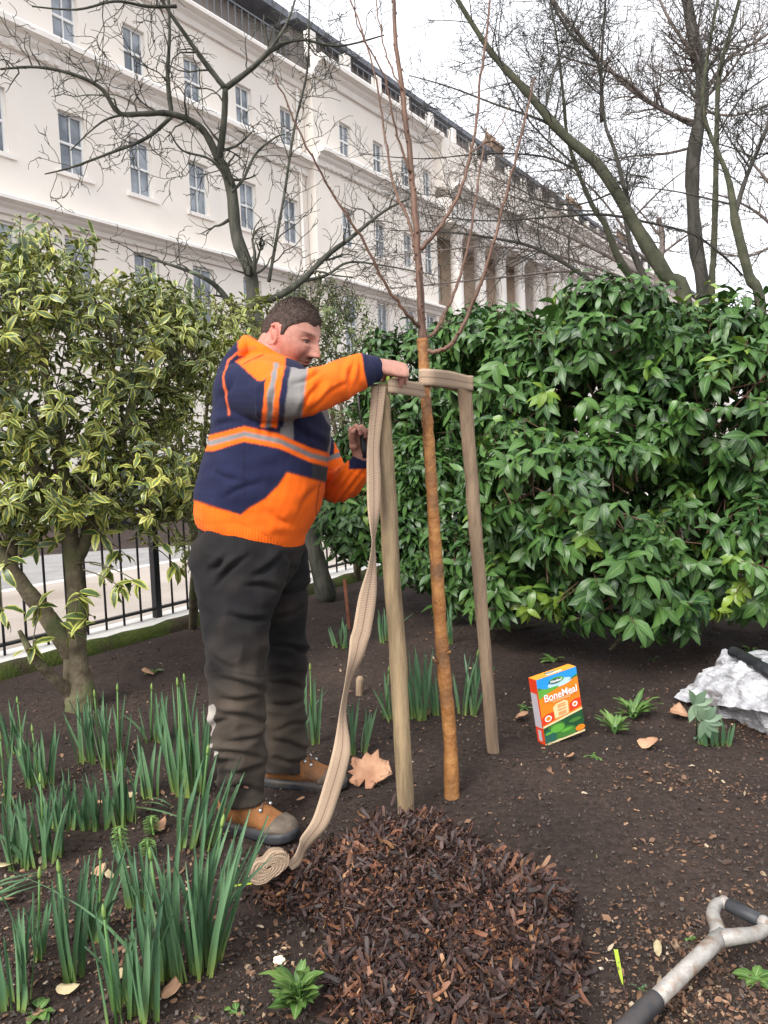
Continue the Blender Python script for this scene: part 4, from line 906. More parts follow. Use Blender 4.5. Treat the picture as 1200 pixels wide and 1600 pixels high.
for k in range(5): b.ball(fc + np.array([math.cos(k * 1.257), math.sin(k * 1.257) * .6, .3 * math.sin(k * 1.257)]) * .008, .007, 8, sq=(1, .6, .8))
b.build('flower', mat('cream_petal', (.7, .66, .5), rough=.6), e)
b = MB(); b.tube([bs, (bs + fc) / 2 + [0, 0, .01], fc], .0018, 5); b.build('flower_stalk', M['bulbstem'], e)
def whorled(px, py, hpx, label, seed):
    rs = np.random.default_rng(300 + seed); base = GG(px, py); d = float((base - CAM) @ _f); H = hpx * d / FPX; e = empty('whorled_weed', base, label, 'weed', 'small whorled weeds near the near boot'); pos, td, nm = [], [], []
    for i in range(6):
        z = H * (i + 1) / 6
        for k in range(6): a = k * 1.05 + i; pos.append(base + [0, 0, z]); td.append([math.cos(a), math.sin(a), .35 - .1 * i]); nm.append([0, 0, 1])
    leaf_cloud('leaves', pos, td, nm, .032, .009, .4, M['weed'], e); b = MB(); b.tube([base - [0, 0, .01], base + [0, 0, H]], [.0025, .0015], 5); b.build('stem', M['bulbstem'], e)
whorled(190, 1345, 50, 'small whorled bright green weed, leftmost of the three near the daffodils', 1); whorled(238, 1310, 32, 'small whorled bright green weed nearest the boot, topmost of the three', 2); whorled(232, 1345, 30, 'small whorled bright green weed, lowest of the three beside a curled brown leaf', 3)
WD = [(960, 1150, .085, .020, 28, 'strappy green weed tuft right of the cardboard box', 1.6, 'weed'), (990, 1120, .11, .026, 32, 'fresh green leafy weed tuft between the box and the lobed leaf', 1.5, 'weed'), (1180, 1530, .035, .024, 30, 'bright small leaved chickweed patch right of the spade shaft', .5, 'weed'), (1075, 1470, .02, .015, 4, 'tiny green seedling just left of the spade grip', .5, 'weed'),
      (925, 1190, .05, .012, 7, 'small torn green sprig lying in front of the box', .15, 'weed'), (1000, 1540, .045, .012, 6, 'small grey green sprig lying left of the spade shaft', .15, 'weed_blue'), (865, 1035, .07, .035, 9, 'dull green weed in the shade behind the cardboard box', .9, 'weed'), (1020, 1030, .05, .02, 10, 'tiny weed in the shade under the big evergreen shrub', 1.2, 'weed'), (240, 1050, .05, .03, 14, 'small green weed on the soil behind the daffodils near the plinth', .7, 'weed'), (820, 1110, .045, .012, 10, 'small fresh weed at the left side of the cardboard box', .6, 'weed'),
      (60, 1590, .04, .03, 8, 'little round leaved weed between the lower left daffodils', .5, 'weed'), (370, 1590, .03, .02, 4, 'single tiny seedling left of the low leafy weed', .4, 'weed'), (1175, 1020, .05, .02, 10, 'weed in shade behind the white bag', .9, 'weed')]
for i, (x, y, l_, w_, n, lb, u_, mm_) in enumerate(WD): rosette('weed', x, y, 0, n, l_, w_, M[mm_], lb, 10 + i, up=u_)
e, bs = rosette('hellebore', 1088, 1150, 0, 3, .05, .02, M['weed_blue'], 'grey green lobed leaf plant in front of the white bag', 40, up=1.2, cat='plant')
pos, td, nm = [], [], []
for (x, y) in ((1085, 1100), (1100, 1125)):
    c = P(x, y, 3.05)
    for k in range(7): a = -1.9 + k * .62; pos.append(c); td.append([math.cos(a), -.3, math.sin(a) * .8 - .15]); nm.append([0, -1, .5])
leaf_cloud('lobed_leaf', pos, td, nm, .075, .034, .4, M['weed_blue'], e); b = MB(); b.tube([bs, P(1088, 1110, 3.05)], .003, 5); b.build('leaf_stalk', M['bulbstem'], e)

# blades lying on the soil
def lying(name, pts, wd, m, label, cat='leaf'):
    q = catmull([list(p) for p in pts], 5); s = []
    for i in range(len(q)):
        t = unit(q[min(i + 1, len(q) - 1)] - q[max(i - 1, 0)]); sd = unit(np.cross(t, [0, 0, 1])); k = i / (len(q) - 1); s.append((q[i] - sd * wd / 2 * (1 - .8 * k ** 3), q[i] + sd * wd / 2 * (1 - .8 * k ** 3)))
    vs, uv, fs = [], [], []
    for i, (a, c) in enumerate(s): vs += [a, (a + c) / 2 - [0, 0, wd * .15], c]; uv += [(i / len(s), 0), (i / len(s), .5), (i / len(s), 1)]
    for i in range(len(s) - 1):
        for j in range(2): a = i * 3 + j; fs.append((a, a + 3, a + 4, a + 1))
    b = MB(); b.v = [tuple(v) for v in vs]; b.f = fs; b.m = [0] * len(fs); o = b.build(name, m, uv=uv, attrs={'rnd': [.6] * len(vs)}); tag(o, label, cat); return o
def gz(px, py, z): p = G(px, py, z); p[2] = z + ground_h(p[0], p[1]); return p
M['lime'] = mat('yellow_green_blade', (.28, .38, .03), (.36, .45, .05), rough=.4)
lying('cut_leaf', [gz(366, 1388, .02), gz(385, 1385, .035), gz(410, 1384, .035), gz(433, 1388, .02)], .011, M['lime'], 'single bright yellow green blade arching towards the mulch heap')
lying('cut_leaf', [gz(962, 1483, .012), gz(968, 1510, .012), gz(973, 1533, .012)], .010, M['lime'], 'short bright green blade on the soil between mulch and spade')
for k, (y0, y1) in enumerate(((1392, 1375), (1402, 1381), (1410, 1388), (1398, 1370), (1385, 1368))): lying('cut_leaf', [gz(-40, y0 + 20, .015), gz(5, y0, .02 + .006 * k), gz(30, (y0 + y1) // 2, .025 + .006 * k), gz(55 + k * 5, y1, .012)], .012, M['daff'], ('lowest', 'second lowest', 'middle', 'second highest', 'uppermost')[k] + ' of the bent daffodil blades lying at the left edge')
for k, (x0, y0, x1, y1) in enumerate(((228, 1245, 275, 1265), (222, 1255, 270, 1268), (210, 1263, 300, 1290))): lying('cut_leaf', [gz(x0, y0, .03), gz((x0 + x1) / 2, (y0 + y1) / 2 - 2, .05), gz(x1, y1, .02)], .010, M['daff'], ('upper', 'middle', 'longest lower')[k] + ' of the three flattened daffodil blades beside the boot')

# ------------------------------------------------------------------ fallen leaves
M['dead'] = leaf_mat('dead_leaf', (.20, .09, .045), (.38, .20, .11), rough=.75, translucent=.08)
M['dead_pale'] = leaf_mat('pale_dead_leaf', (.30, .22, .12), (.45, .36, .22), rough=.75)
M['maple'] = mat('tan_plane_leaf', (.36, .19, .11), (.50, .29, .18), scale=14, rough=.8, bump=.4, third=(.30, .14, .08), tscale=9)
def flat_outline(name, pts_, c, ex, ey, nz_, curlz, m, label, cat='leaf', thick=.0012, sub=2):
    """thin leaf from an outline: triangulated, subdivided and curled"""
    bm = bmesh.new(); vv = [bm.verts.new((x, y, 0)) for x, y in pts_]; bm.faces.new(vv); bmesh.ops.triangulate(bm, faces=bm.faces[:]); bmesh.ops.subdivide_edges(bm, edges=bm.edges[:], cuts=sub, use_grid_fill=True)
    for v in bm.verts:
        x, y = v.co.x, v.co.y; z = curlz * (x * x * .8 + .3 * y * y - .25 * abs(y)) + .06 * mnoise.noise(Vector((x * 4, y * 4, .3))); w_ = c + ex * x + ey * y + nz_ * z; v.co = Vector(w_)
    r = bmesh.ops.solidify(bm, geom=bm.faces[:], thickness=thick); me = bpy.data.meshes.new(name); bm.to_mesh(me); bm.free(); me.materials.append(m); me.polygons.foreach_set('use_smooth', [True] * len(me.polygons))
    o = bpy.data.objects.new(name, me); link(o); tag(o, label, cat); return o
ol = [(547, 1188), (559, 1193), (551, 1177), (565, 1183), (573, 1171), (580, 1178), (592, 1169), (593, 1183), (607, 1190), (600, 1199), (613, 1210), (594, 1211), (588, 1222), (580, 1214), (575, 1233), (570, 1226), (570, 1213), (559, 1225), (557, 1214), (543, 1216), (552, 1206), (543, 1201), (553, 1197)]
cx, cy = 577, 1200; cc = P(577, 1203, 2.86); lx = unit([1, .12, .0]); ly = unit([0, .55, .8]); sc = 2.86 / FPX * 33
cc[2] = max(cc[2], ground_h(cc[0], cc[1]) + .03)
flat_outline('plane_tree_leaf', [((x - cx) / 33, -(y - cy) / 33 ) for x, y in ol][::-1], cc, lx * sc, ly * sc, unit(np.cross(lx, ly)) * sc, .25, M['maple'], 'large tan lobed fallen leaf beside the toe of the far boot')
FL = [(1012, 1172, 26, 'tan triangular fallen leaf in front of the lobed leaf plant', 'dead', 1), (1028, 1495, 40, 'long pale curled leaf left of the spade grip', 'dead_pale', .35), (268, 1575, 40, 'reddish brown leaf on the soil below the largest daffodil clump', 'dead', .8), (160, 1262, 24, 'brown leaf among the left daffodils with a pale spot', 'dead', .6), (250, 1305, 30, 'curled red brown leaf between the small whorled weeds', 'dead', .6), (155, 1375, 22, 'orange brown leaf beside a round pale green one', 'dead', .8), (173, 1379, 18, 'round pale green fallen leaf', 'dead_pale', .9), (105, 1560, 34, 'pale yellowish leaf below the narrow upright daffodils', 'dead_pale', .5), (815, 1132, 26, 'brown curled leaf by the foot of the far stake', 'dead', .8), (968, 1148, 24, 'brown leaf beneath the strappy weed tuft', 'dead', .7), (890, 1203, 26, 'small brown curled leaf in front of the cardboard box', 'dead', .4), (15, 1420, 26, 'brown leaf at the left edge beside the flattened blades', 'dead', .8), (30, 1040, 26, 'red brown leaf against the mossy plinth at the left', 'dead', .8), (232, 1055, 24, 'red brown leaf behind the daffodils near the small green weed', 'dead', .8), (1060, 1120, 40, 'crumpled brown leaf beside the grassy bulb tuft', 'dead', .7), (10, 1368, 30, 'yellow brown leaf at the left edge above the flattened blades', 'dead_pale', .8), (203, 1252, 18, 'small ochre leaf behind the medium daffodil clump', 'dead_pale', .7), (190, 1540, 30, 'pale leaf beside the lower daffodils', 'dead_pale', .5), (470, 1255, 16, 'small brown leaf on the soil between the two boots', 'dead', .7), (845, 1110, 30, 'brown leaf half hidden behind the cardboard box', 'dead', .6)]
rs = np.random.default_rng(9)
for i, (x, y, s, lb, m_, asp) in enumerate(FL):
    p = GG(x, y); d = float((p - CAM) @ _f); sz = s * d / FPX / 2; a = rs.random() * 6.28; n = 11
    pts_ = [(math.cos(t) * (1 + .12 * rs.normal()) , math.sin(t) * asp * (1 + .1 * rs.normal())) for t in np.linspace(0, 2 * math.pi, n, endpoint=False)]; pts_[0] = (1.35, 0)
    ex = np.array([math.cos(a), math.sin(a), rs.uniform(-.2, .2)]); ey = np.array([-math.sin(a), math.cos(a), rs.uniform(.1, .5)])
    flat_outline('fallen_leaf', pts_, p + [0, 0, .012 + sz * .35], ex * sz, ey * sz, np.array([0, 0, 1.]) * sz, float(rs.uniform(.05, .35)), M['maple'] if m_ == 'dead' else M['pale_leaf'] if 'pale_leaf' in M else M.setdefault('pale_leaf', mat('pale_fallen_leaf', (.34, .27, .14), (.46, .38, .24), scale=20, rough=.8, bump=.3)), lb)

# litter: crumbs, twigs, leaf scraps and pebbles too many to count
def litter(name, n, fn, size, cols, label, seed, thick=.35, asp=(.3, .9), zoff=.002, tilt=.35, kind='stuff', cat='litter'):
    rs = np.random.default_rng(seed); vs = np.zeros((n, 8, 3)); col = np.zeros((n,))
    for i in range(n):
        x, y, z = fn(rs); s = size[0] * (size[1] / size[0]) ** (rs.random() ** 2.2); a = rs.random() * 6.28
        ux = unit([math.cos(a), math.sin(a), rs.normal() * tilt]); nz = unit(np.array([rs.normal() * tilt, rs.normal() * tilt, 1])); uy = unit(np.cross(nz, ux)); nz = np.cross(ux, uy)
        sx, sy, sz = s / 2, s / 2 * rs.uniform(*asp), s / 2 * rs.uniform(*( thick if hasattr(thick, '__len__') else (thick * .3, thick))); c = np.array([x, y, z + sz * .6 + zoff])
        for k, (p, q, r) in enumerate(((-1, -.7, -1), (1, -1, -1), (.9, .8, -1), (-.8, 1, -1), (-.9, -.6, 1), (.8, -.9, 1), (1, .7, 1), (-.7, .9, 1))):
            vs[i, k] = c + ux * sx * p * rs.uniform(.75, 1.1) + uy * sy * q * rs.uniform(.6, 1.1) + nz * sz * r
        col[i] = rs.random()
    fb = np.array([(0, 3, 2, 1), (4, 5, 6, 7), (0, 1, 5, 4), (1, 2, 6, 5), (2, 3, 7, 6), (3, 0, 4, 7)]); F = (fb[None] + (np.arange(n) * 8)[:, None, None]).reshape(-1, 4)
    me = bpy.data.meshes.new(name); V = vs.reshape(-1, 3); me.vertices.add(len(V)); me.vertices.foreach_set('co', V.ravel()); me.loops.add(F.size); me.loops.foreach_set('vertex_index', F.ravel().astype(np.int32)); me.polygons.add(len(F)); me.polygons.foreach_set('loop_start', (np.arange(len(F)) * 4).astype(np.int32)); me.polygons.foreach_set('use_smooth', [False] * len(F))
    at = me.attributes.new('rnd', 'FLOAT', 'POINT'); at.data.foreach_set('value', np.repeat(col, 8).astype(np.float32))
    m, nt, b = nodes(name + '_mix'); rp = N(nt, 'ShaderNodeValToRGB'); an = N(nt, 'ShaderNodeAttribute', attribute_name='rnd'); nt.links.new(an.outputs['Fac'], rp.inputs[0]); rp.color_ramp.interpolation = 'CONSTANT' if len(cols) > 2 else 'LINEAR'
    e = rp.color_ramp.elements; e[0].position = 0; e[0].color = (*cols[0][1], 1); e[1].position = cols[1][0]; e[1].color = (*cols[1][1], 1)
    for ps, c in cols[2:]: q = e.new(ps); q.color = (*c, 1)
    tc = N(nt, 'ShaderNodeTexCoord'); nz_ = N(nt, 'ShaderNodeTexNoise'); nz_.inputs['Scale'].default_value = 120; nt.links.new(tc.outputs['Object'], nz_.inputs['Vector'])
    mr = N(nt, 'ShaderNodeMapRange'); nt.links.new(nz_.outputs[0], mr.inputs[0]); mr.inputs[1].default_value = .3; mr.inputs[2].default_value = .7; mr.inputs[3].default_value = .6; mr.inputs[4].default_value = 1.35
    mu = N(nt, 'ShaderNodeMix', data_type='RGBA', blend_type='MULTIPLY'); mu.inputs[0].default_value = 1; nt.links.new(rp.outputs[0], mu.inputs[6]); nt.links.new(mr.outputs[0], mu.inputs[7])
    nt.links.new(mu.outputs[2], b.inputs['Base Color']); b.inputs['Roughness'].default_value = .6; b.inputs['Specular IOR Level'].default_value = .35
    me.materials.append(m); me.update(calc_edges=True); o = bpy.data.objects.new(name, me); link(o); tag(o, label, cat, kind=kind); return o
def patchy(rs, x, y): return rs.random() < .18 + 1.5 * max(0, hnoise(x, y, 2.2, 4.) + .05 + .5 * hnoise(x, y, 7, 2.))
def on_bed(rs, xr=(-20, 1230), yr=(890, 1640)):
    while True:
        y = yr[0] + (yr[1] - yr[0]) * rs.random(); x = rs.uniform(*xr); p = G(x, y)
        if p @ SN < FENCE_N - .1: return p[0], p[1], ground_h(p[0], p[1])
def litter_pos(rs):
    while True:
        x, y, z = on_bed(rs); px, py = proj(np.array([x, y, z])); open_soil = math.exp(-((px - 900) / 300) ** 2 - ((py - 1340) / 130) ** 2)
        if rs.random() > open_soil * .92 and patchy(rs, x, y): return x, y, z
litter('leaf_litter', 7000, litter_pos, (.003, .020), [(0, (.10, .055, .035)), (.3, (.045, .028, .02)), (.55, (.17, .085, .05)), (.72, (.26, .15, .09)), (.86, (.34, .24, .15)), (.95, (.13, .13, .05)), (.98, (.42, .36, .28))], 'scattered leaf scraps, twigs and small stones over the soil', 51, thick=.22, tilt=.25)
litter('soil_clods', 16000, lambda rs: on_bed(rs), (.003, .015), [(0, (.020, .0145, .012)), (.7, (.062, .045, .037))], 'crumbs and clods of dark soil', 52, thick=(.3, .8), asp=(.45, 1), cat='soil', tilt=.7)
def scraps(name, n, posf, L0, L1, m, label, seed):
    rs = np.random.default_rng(seed); pos, td, nm, LL = [], [], [], []
    for i in range(n):
        x, y, z = posf(rs); a = rs.random() * 6.28; pos.append((x, y, z + .004 + .006 * rs.random())); td.append([math.cos(a), math.sin(a), rs.normal() * .22]); nm.append([rs.normal() * .45, rs.normal() * .45, 1]); LL.append(L0 * (L1 / L0) ** (rs.random() ** 1.7))
    LL = np.array(LL); o = leaf_cloud(name, pos, td, nm, LL, LL * rs.uniform(.25, .75, n), rs.normal(size=n) * 1.1, m, None, fold=.25, wave=.12); tag(o, label, 'litter', kind='stuff')
def right_pos(rs):
    while True:
        x, y, z = on_bed(rs, (940, 1260), (1120, 1640)); px, py = proj(np.array([x, y, z]))
        if patchy(rs, x, y) and rs.random() < (px - 930) / 200: return x, y, z
litter('dry_litter', 1300, right_pos, (.004, .020), [(0, (.12, .06, .035)), (.35, (.055, .035, .025)), (.6, (.20, .105, .06)), (.82, (.30, .19, .11)), (.96, (.40, .30, .2))], 'dense dry brown leaf scraps on the right side of the bed', 53, thick=.2, tilt=.3)

M['scrap'] = leaf_mat('brown_leaf_scraps', (.045, .026, .018), (.21, .115, .065), rough=.8, translucent=.05); M['scrap_pale'] = leaf_mat('pale_leaf_scraps', (.22, .15, .09), (.42, .34, .24), rough=.8, translucent=.05)
scraps('leaf_scraps', 1300, litter_pos, .007, .036, M['scrap'], 'brown curled leaf scraps over the bed', 61)
scraps('pale_leaf_scraps', 260, litter_pos, .008, .035, M['scrap_pale'], 'pale curled leaf scraps over the bed', 62)
scraps('dense_leaf_scraps', 950, right_pos, .007, .030, M['scrap'], 'dense brown curled leaf scraps on the right of the bed', 63)
# ------------------------------------------------------------------ bark mulch heap
mc = G(685, 1440)
def mulch_h(x, y):
    px, py = proj(np.array([x, y, 0.]))
    best = 0
    for cx_, cy_, rx, ry, hh in MH:
        q = ((x - cx_) / rx) ** 2 + ((y - cy_) / ry) ** 2
        q += .22 * hnoise(x, y, 9, cx_)
        if q < 1: best = max(best, hh * (1 - max(q, 0)) ** .75)
    return best
def mhp(px, py, rx, ry, h): p = G(px, py); return (p[0], p[1], rx, ry, h)
MH = [mhp(640, 1395, .27, .36, .13), mhp(745, 1460, .25, .40, .11), mhp(650, 1520, .22, .30, .085), mhp(745, 1580, .21, .32, .085), mhp(520, 1380, .22, .19, .055), mhp(820, 1420, .12, .20, .05), mhp(850, 1500, .10, .16, .04), mhp(470, 1400, .12, .12, .03)]
g = MB(); X0, X1, Y0, Y1 = mc[0] - .85, mc[0] + .85, mc[1] - .85, mc[1] + .95; ng = 90; vs, keep = [], {}
for j in range(ng):
    for i in range(ng):
        x = X0 + (X1 - X0) * i / (ng - 1); y = Y0 + (Y1 - Y0) * j / (ng - 1); h = mulch_h(x, y); vs.append((x, y, ground_h(x, y) + (h + .012 * hnoise(x, y, 18) if h > .004 else -.03)))
g.v = vs; g.f = [(j * ng + i, j * ng + i + 1, (j + 1) * ng + i + 1, (j + 1) * ng + i) for j in range(ng - 1) for i in range(ng - 1) if max(vs[j * ng + i][2] - ground_h(vs[j * ng + i][0], vs[j * ng + i][1]), 0) > 0 or vs[(j + 1) * ng + i + 1][2] - ground_h(*vs[(j + 1) * ng + i + 1][:2]) > 0]; g.m = [0] * len(g.f)
hm = g.build('mulch_core', mat('mulch_core_brown', (.022, .013, .010), (.06, .034, .024), scale=60, rough=.8, bump=1, bscale=80))
tag(hm, 'dark body of the bark mulch heap round the foot of the near stake', 'mulch', kind='stuff')
def mulch_pos(rs):
    while True:
        x = rs.uniform(X0, X1); y = rs.uniform(Y0, Y1); h = mulch_h(x, y)
        if h > .003 or (rs.random() < .02 and mulch_h(x + rs.normal() * .1, y + rs.normal() * .1) > 0): return x, y, ground_h(x, y) + h - .004 + .016 * rs.random()
for nm, cnt, a_, b_, sd, ca, cb in (('dark_bark_shreds', 10500, .009, .052, 71, (.014, .0085, .0075), (.062, .030, .024)), ('red_bark_shreds', 3000, .010, .055, 72, (.050, .022, .015), (.18, .072, .034)), ('pale_bark_splinters', 380, .010, .055, 73, (.17, .08, .035), (.32, .17, .08))):
    r5 = np.random.default_rng(sd); pos, td, nm_ = [], [], []
    for i in range(cnt):
        x, y, z = mulch_pos(r5); a = r5.random() * 6.28; pos.append((x, y, z + .004 + .008 * r5.random())); td.append([math.cos(a), math.sin(a), r5.normal() * .65]); nm_.append(r5.normal(size=3) * .7 + [0, 0, 1])
    LL = a_ * (b_ / a_) ** (r5.random(cnt) ** 1.3); o = leaf_cloud(nm, pos, td, nm_, LL, np.clip(LL * r5.uniform(.07, .34, cnt), .002, .0105), r5.normal(size=cnt) * .6, leaf_mat(nm, ca, cb, rough=.6, translucent=.0), None, fold=.25, wave=.10, prof=(.85, 1, .9, 1, .7)); tag(o, nm.replace('_', ' ') + ' on top of the mulch heap', 'mulch', kind='stuff')
o = litter('bark_mulch', 13000, mulch_pos, (.005, .046), [(0, (.020, .012, .011)), (.34, (.034, .018, .015)), (.60, (.060, .027, .019)), (.80, (.11, .044, .024)), (.93, (.18, .075, .032)), (.985, (.28, .14, .07))], 'heap of red brown shredded bark mulch in front of the near stake', 54, thick=(.05, .2), asp=(.07, .36), tilt=.75, cat='mulch')

# ------------------------------------------------------------------ rusty bar, stub, tools
b = MB(); p0 = GG(546, 985); p1 = P(544, 904, 6.0); p1[:2] = p0[:2] + [-.02, 0]; p1[2] = p0[2] + 80 * 5.2 / FPX; b.tube([p0 - [0, 0, .05], p0, p1, p1 + [0, 0, .004]], [.013, .013, .013, .006], 10)
tag(b.build('iron_bar', mat('rusty_iron', (.10, .035, .02), (.18, .07, .04), scale=20, rough=.9, bump=.5)), 'thin rusty brown iron bar standing in the soil behind the hanging strap', 'metal bar')
b = MB(); p0 = GG(561, 1085); b.tube([p0 - [0, 0, .03], p0, p0 + [.005, 0, .06], p0 + [.008, 0, .085], p0 + [.008, 0, .10]], [.018, .018, .02, .022, .012], 10)
tag(b.build('wooden_peg', M['stake2']), 'short stubby wooden peg beside the hanging strap', 'peg')
# spade: D grip, grey shaft, black lower shaft and blade outside the frame
M['greyal'] = mat('dirty_grey_metal', (.24, .225, .205), (.36, .34, .32), scale=25, rough=.5, bump=.2, metal=.2, third=(.20, .14, .10), tscale=30)
M['blackrub'] = mat('black_sleeve', (.022, .024, .028), (.045, .045, .05), scale=15, rough=.5, third=(.07, .055, .045), tscale=9)
sp0 = P(1124, 1465, 1.808); spm = P(1024, 1562, 1.643); dirs = unit(spm - sp0); spd = empty('spade', sp0, 'spade lying on the soil with a grey D handle, lower right corner', 'spade')
b = MB(); spe = spm + dirs * .45
b.tube([sp0 - dirs * .01, sp0 + dirs * .05, spm], [.021, .019, .0185], 18); b.build('shaft', M['greyal'], spd)
b = MB(); b.tube([spm - dirs * .002, spm + dirs * .004, spe], [.0205, .0212, .0205], 18); b.build('lower_sleeve', M['blackrub'], spd)
gl = P(1131, 1410, 1.92); gr_ = P(1193, 1441, 1.84); gax = unit(gr_ - gl)
b = MB(); c1 = sp0 - dirs * .0
for e_, k1, sgn in ((gl, [P(1121, 1450, 1.836), P(1114, 1430, 1.877), P(1120, 1413, 1.913)], -1), (gr_, [P(1150, 1463, 1.805), P(1180, 1459, 1.815), P(1197, 1449, 1.83)], 1)):
    pts = catmull([c1 + gax * sgn * .004] + k1 + [e_], 6); b.tube(pts, np.linspace(.020, .0125, len(pts)), 12)
    b.ball(e_, .0165, 12)
b.build('yoke', M['greyal'], spd)
b = MB(); b.tube([gl + gax * .008, gl + gax * .012, gr_ - gax * .012, gr_ - gax * .008], [.012, .0165, .0165, .012], 16); b.build('grip', M['blackrub'], spd)
sd_ = unit(np.cross(dirs, [0, 0, 1])); b = MB(); upv = np.cross(sd_, dirs); vs = []
for i, t in enumerate(np.linspace(0, 1, 7)):
    for j in range(5):
        q = (j - 2) / 2; vs.append(spe + dirs * (.27 * t - .01) + sd_ * q * (.085 if i < 6 else .075) + upv * (.012 * q * q + .03 * t + .01))
o_ = len(vs); vs += [v - upv * .003 for v in vs]; fs = []
for i in range(6):
    for j in range(4): a = i * 5 + j; fs += [(a, a + 1, a + 6, a + 5), (o_ + a, o_ + a + 5, o_ + a + 6, o_ + a + 1)]
b.add(vs, fs); b.build('blade', M['greyal'], spd)

# white plastic bag, crumpled, with black liner
def crumple(name, corners, m, seed, amp, parent=None, nseg=26, thick=.004):
    rs = np.random.default_rng(seed); A_, B_, C_, D_ = [np.asarray(c, float) for c in corners]; b = MB(); vs = []
    nn_ = unit(np.cross(B_ - A_, D_ - A_))
    for i in range(nseg + 1):
        for j in range(nseg + 1):
            u_, v_ = i / nseg, j / nseg; p = (A_ * (1 - u_) + B_ * u_) * (1 - v_) + (D_ * (1 - u_) + C_ * u_) * v_
            q = Vector(p * 7) + Vector((seed, 0, 0)); f_ = abs(mnoise.noise(q)) * 1.3 + abs(mnoise.noise(q * 2.3)) * .7 + abs(mnoise.noise(q * 5)) * .45; vs.append(p + nn_ * (f_ - .5) * amp + np.array([0, 0, math.sin(math.pi * u_) * math.sin(math.pi * v_) * amp * 1.6]))
    fs = [(i * (nseg + 1) + j, i * (nseg + 1) + j + 1, (i + 1) * (nseg + 1) + j + 1, (i + 1) * (nseg + 1) + j) for i in range(nseg) for j in range(nseg)]
    b.add(vs, fs); o = b.build(name, m, parent, smooth=False); md = o.modifiers.new('s', 'SOLIDIFY'); md.thickness = thick; return o
bagp = GG(1120, 1110); bag = empty('plastic_bag', bagp, 'crumpled white plastic bag with dark streaks and a black liner, at the right edge', 'bag')
M['bagw'] = mat('white_streaked_plastic', (.30, .30, .32), (.54, .54, .56), scale=9, rough=.35, bump=.9, bscale=30, stretch=(1, 1, 3.5), third=(.12, .11, .11), tscale=7)
g1 = lambda x, y, z: gz(x, y, z)
crumple('upper_sheet', [g1(1056, 1090, .012), P(1215, 1118, 3.0), P(1260, 1062, 3.2), P(1136, 1020, 3.7)], M['bagw'], 3, .04, bag)
crumple('back_sheet', [P(1136, 1020, 3.7), P(1262, 1060, 3.2), g1(1300, 1040, .0), g1(1150, 1030, .0)], M['bagw'], 5, .03, bag)
crumple('lower_sheet', [g1(1112, 1108, .01), g1(1205, 1152, .0), P(1222, 1116, 3.02), g1(1085, 1094, .02)], M['bagw'], 8, .04, bag)
q = catmull([P(1145, 1018, 3.58), P(1172, 1032, 3.42), P(1205, 1052, 3.25), P(1265, 1085, 3.1)], 8); b = MB(); b.tube(q, .034 * (1 + .12 * rng.normal(size=len(q))), 14, rb=.024); b.build('black_liner', mat('black_polythene', (.015, .015, .018), (.03, .03, .035), rough=.3, bump=.6, bscale=30), bag)

# cardboard box of fertiliser
bx0 = GG(853, 1177); bx0[2] = ground_h(bx0[0], bx0[1]) - .004
upx = unit(np.array([-.13, -.02, 1.0])); exx = unit(np.array([.90, .43, .0])); exx = unit(exx - upx * (exx @ upx)); eyy = np.cross(upx, exx)
if eyy[1] < 0: eyy = -eyy
BW, BH, BDp = .205, .278, .050
bx = empty('fertiliser_box', bx0, 'orange, blue and green cardboard box reading Bone Meal, standing tilted on the soil', 'box')
cm = lambda n, c, r=.45: mat(n, c, tuple(min(1, x * 1.08) for x in c), scale=30, rough=r, spec=.4)
K = dict(orange=cm('print_orange', (.78, .20, .012)), blue=cm('print_blue', (.02, .26, .72)), sky=cm('print_pale_sky', (.42, .62, .85)), green=cm('print_green', (.10, .33, .04)), dkgreen=cm('print_dark_green', (.012, .07, .025)), midgreen=cm('print_mid_green', (.05, .17, .03)), red=cm('print_red', (.62, .045, .012)), white=cm('print_white', (.82, .80, .80)), cream=cm('print_cream', (.68, .56, .30)), grey=cm('print_grey_side', (.42, .38, .42)), top=cm('print_top_orange', (.80, .30, .03)), teal=cm('print_teal', (.02, .10, .07)))
KL = list(K.keys()); KM = [K[k] for k in KL]; ki = {k: i for i, k in enumerate(KL)}
b = MB(); b.box(bx0, exx * BW, eyy * BDp, upx * BH); b.build('carton', K['orange'], bx, smooth=False)
fr_ = -eyy if True else eyy
def face_poly(mb, O, U, V, Nn, pts_, key, lay):
    q = [O + U * x + V * y + Nn * (.0004 * lay) for x, y in pts_]; 
    if np.dot(np.cross(q[1] - q[0], q[2] - q[0]), Nn) < 0 and len(q) > 2: q = q[::-1]
    mb.add(q, [tuple(range(len(q)))], ki[key])
b = MB(); F_ = lambda p, k, l: face_poly(b, bx0, exx * BW, upx * BH, -eyy, p, k, l)
ell = lambda cx, cy, rx, ry, n=22, a0=0, a1=6.2832: [(cx + rx * math.cos(a), cy + ry * math.sin(a)) for a in np.linspace(a0, a1, n, endpoint=a1 < 6.2)]
F_([(0, 0), (1, 0), (1, 1), (0, 1)], 'orange', 1)
F_([(0, .80), (.2, .775), (.5, .79), (.8, .83), (1, .87), (1, 1), (0, 1)], 'blue', 2)
F_(ell(.55, .85, .30, .055), 'sky', 3)
F_([(0, .86), (.2, .825), (.5, .82), (.5, .79), (.3, .765), (.12, .73), (0, .70)], 'green', 4); F_([(0, .88), (.12, .845), (0, .83)], 'midgreen', 5); F_([(.75, .84), (1, .90), (1, .86)], 'midgreen', 5)
F_(ell(.47, .905, .19, .048), 'green', 6); F_(ell(.44, .90, .16, .038), 'teal', 7)
F_([(0, .30), (.30, .335), (.30, .46), (.14, .455), (0, .42)], 'red', 3); F_([(.70, .37), (1, .40), (1, .53), (.85, .535), (.70, .49)], 'red', 3)
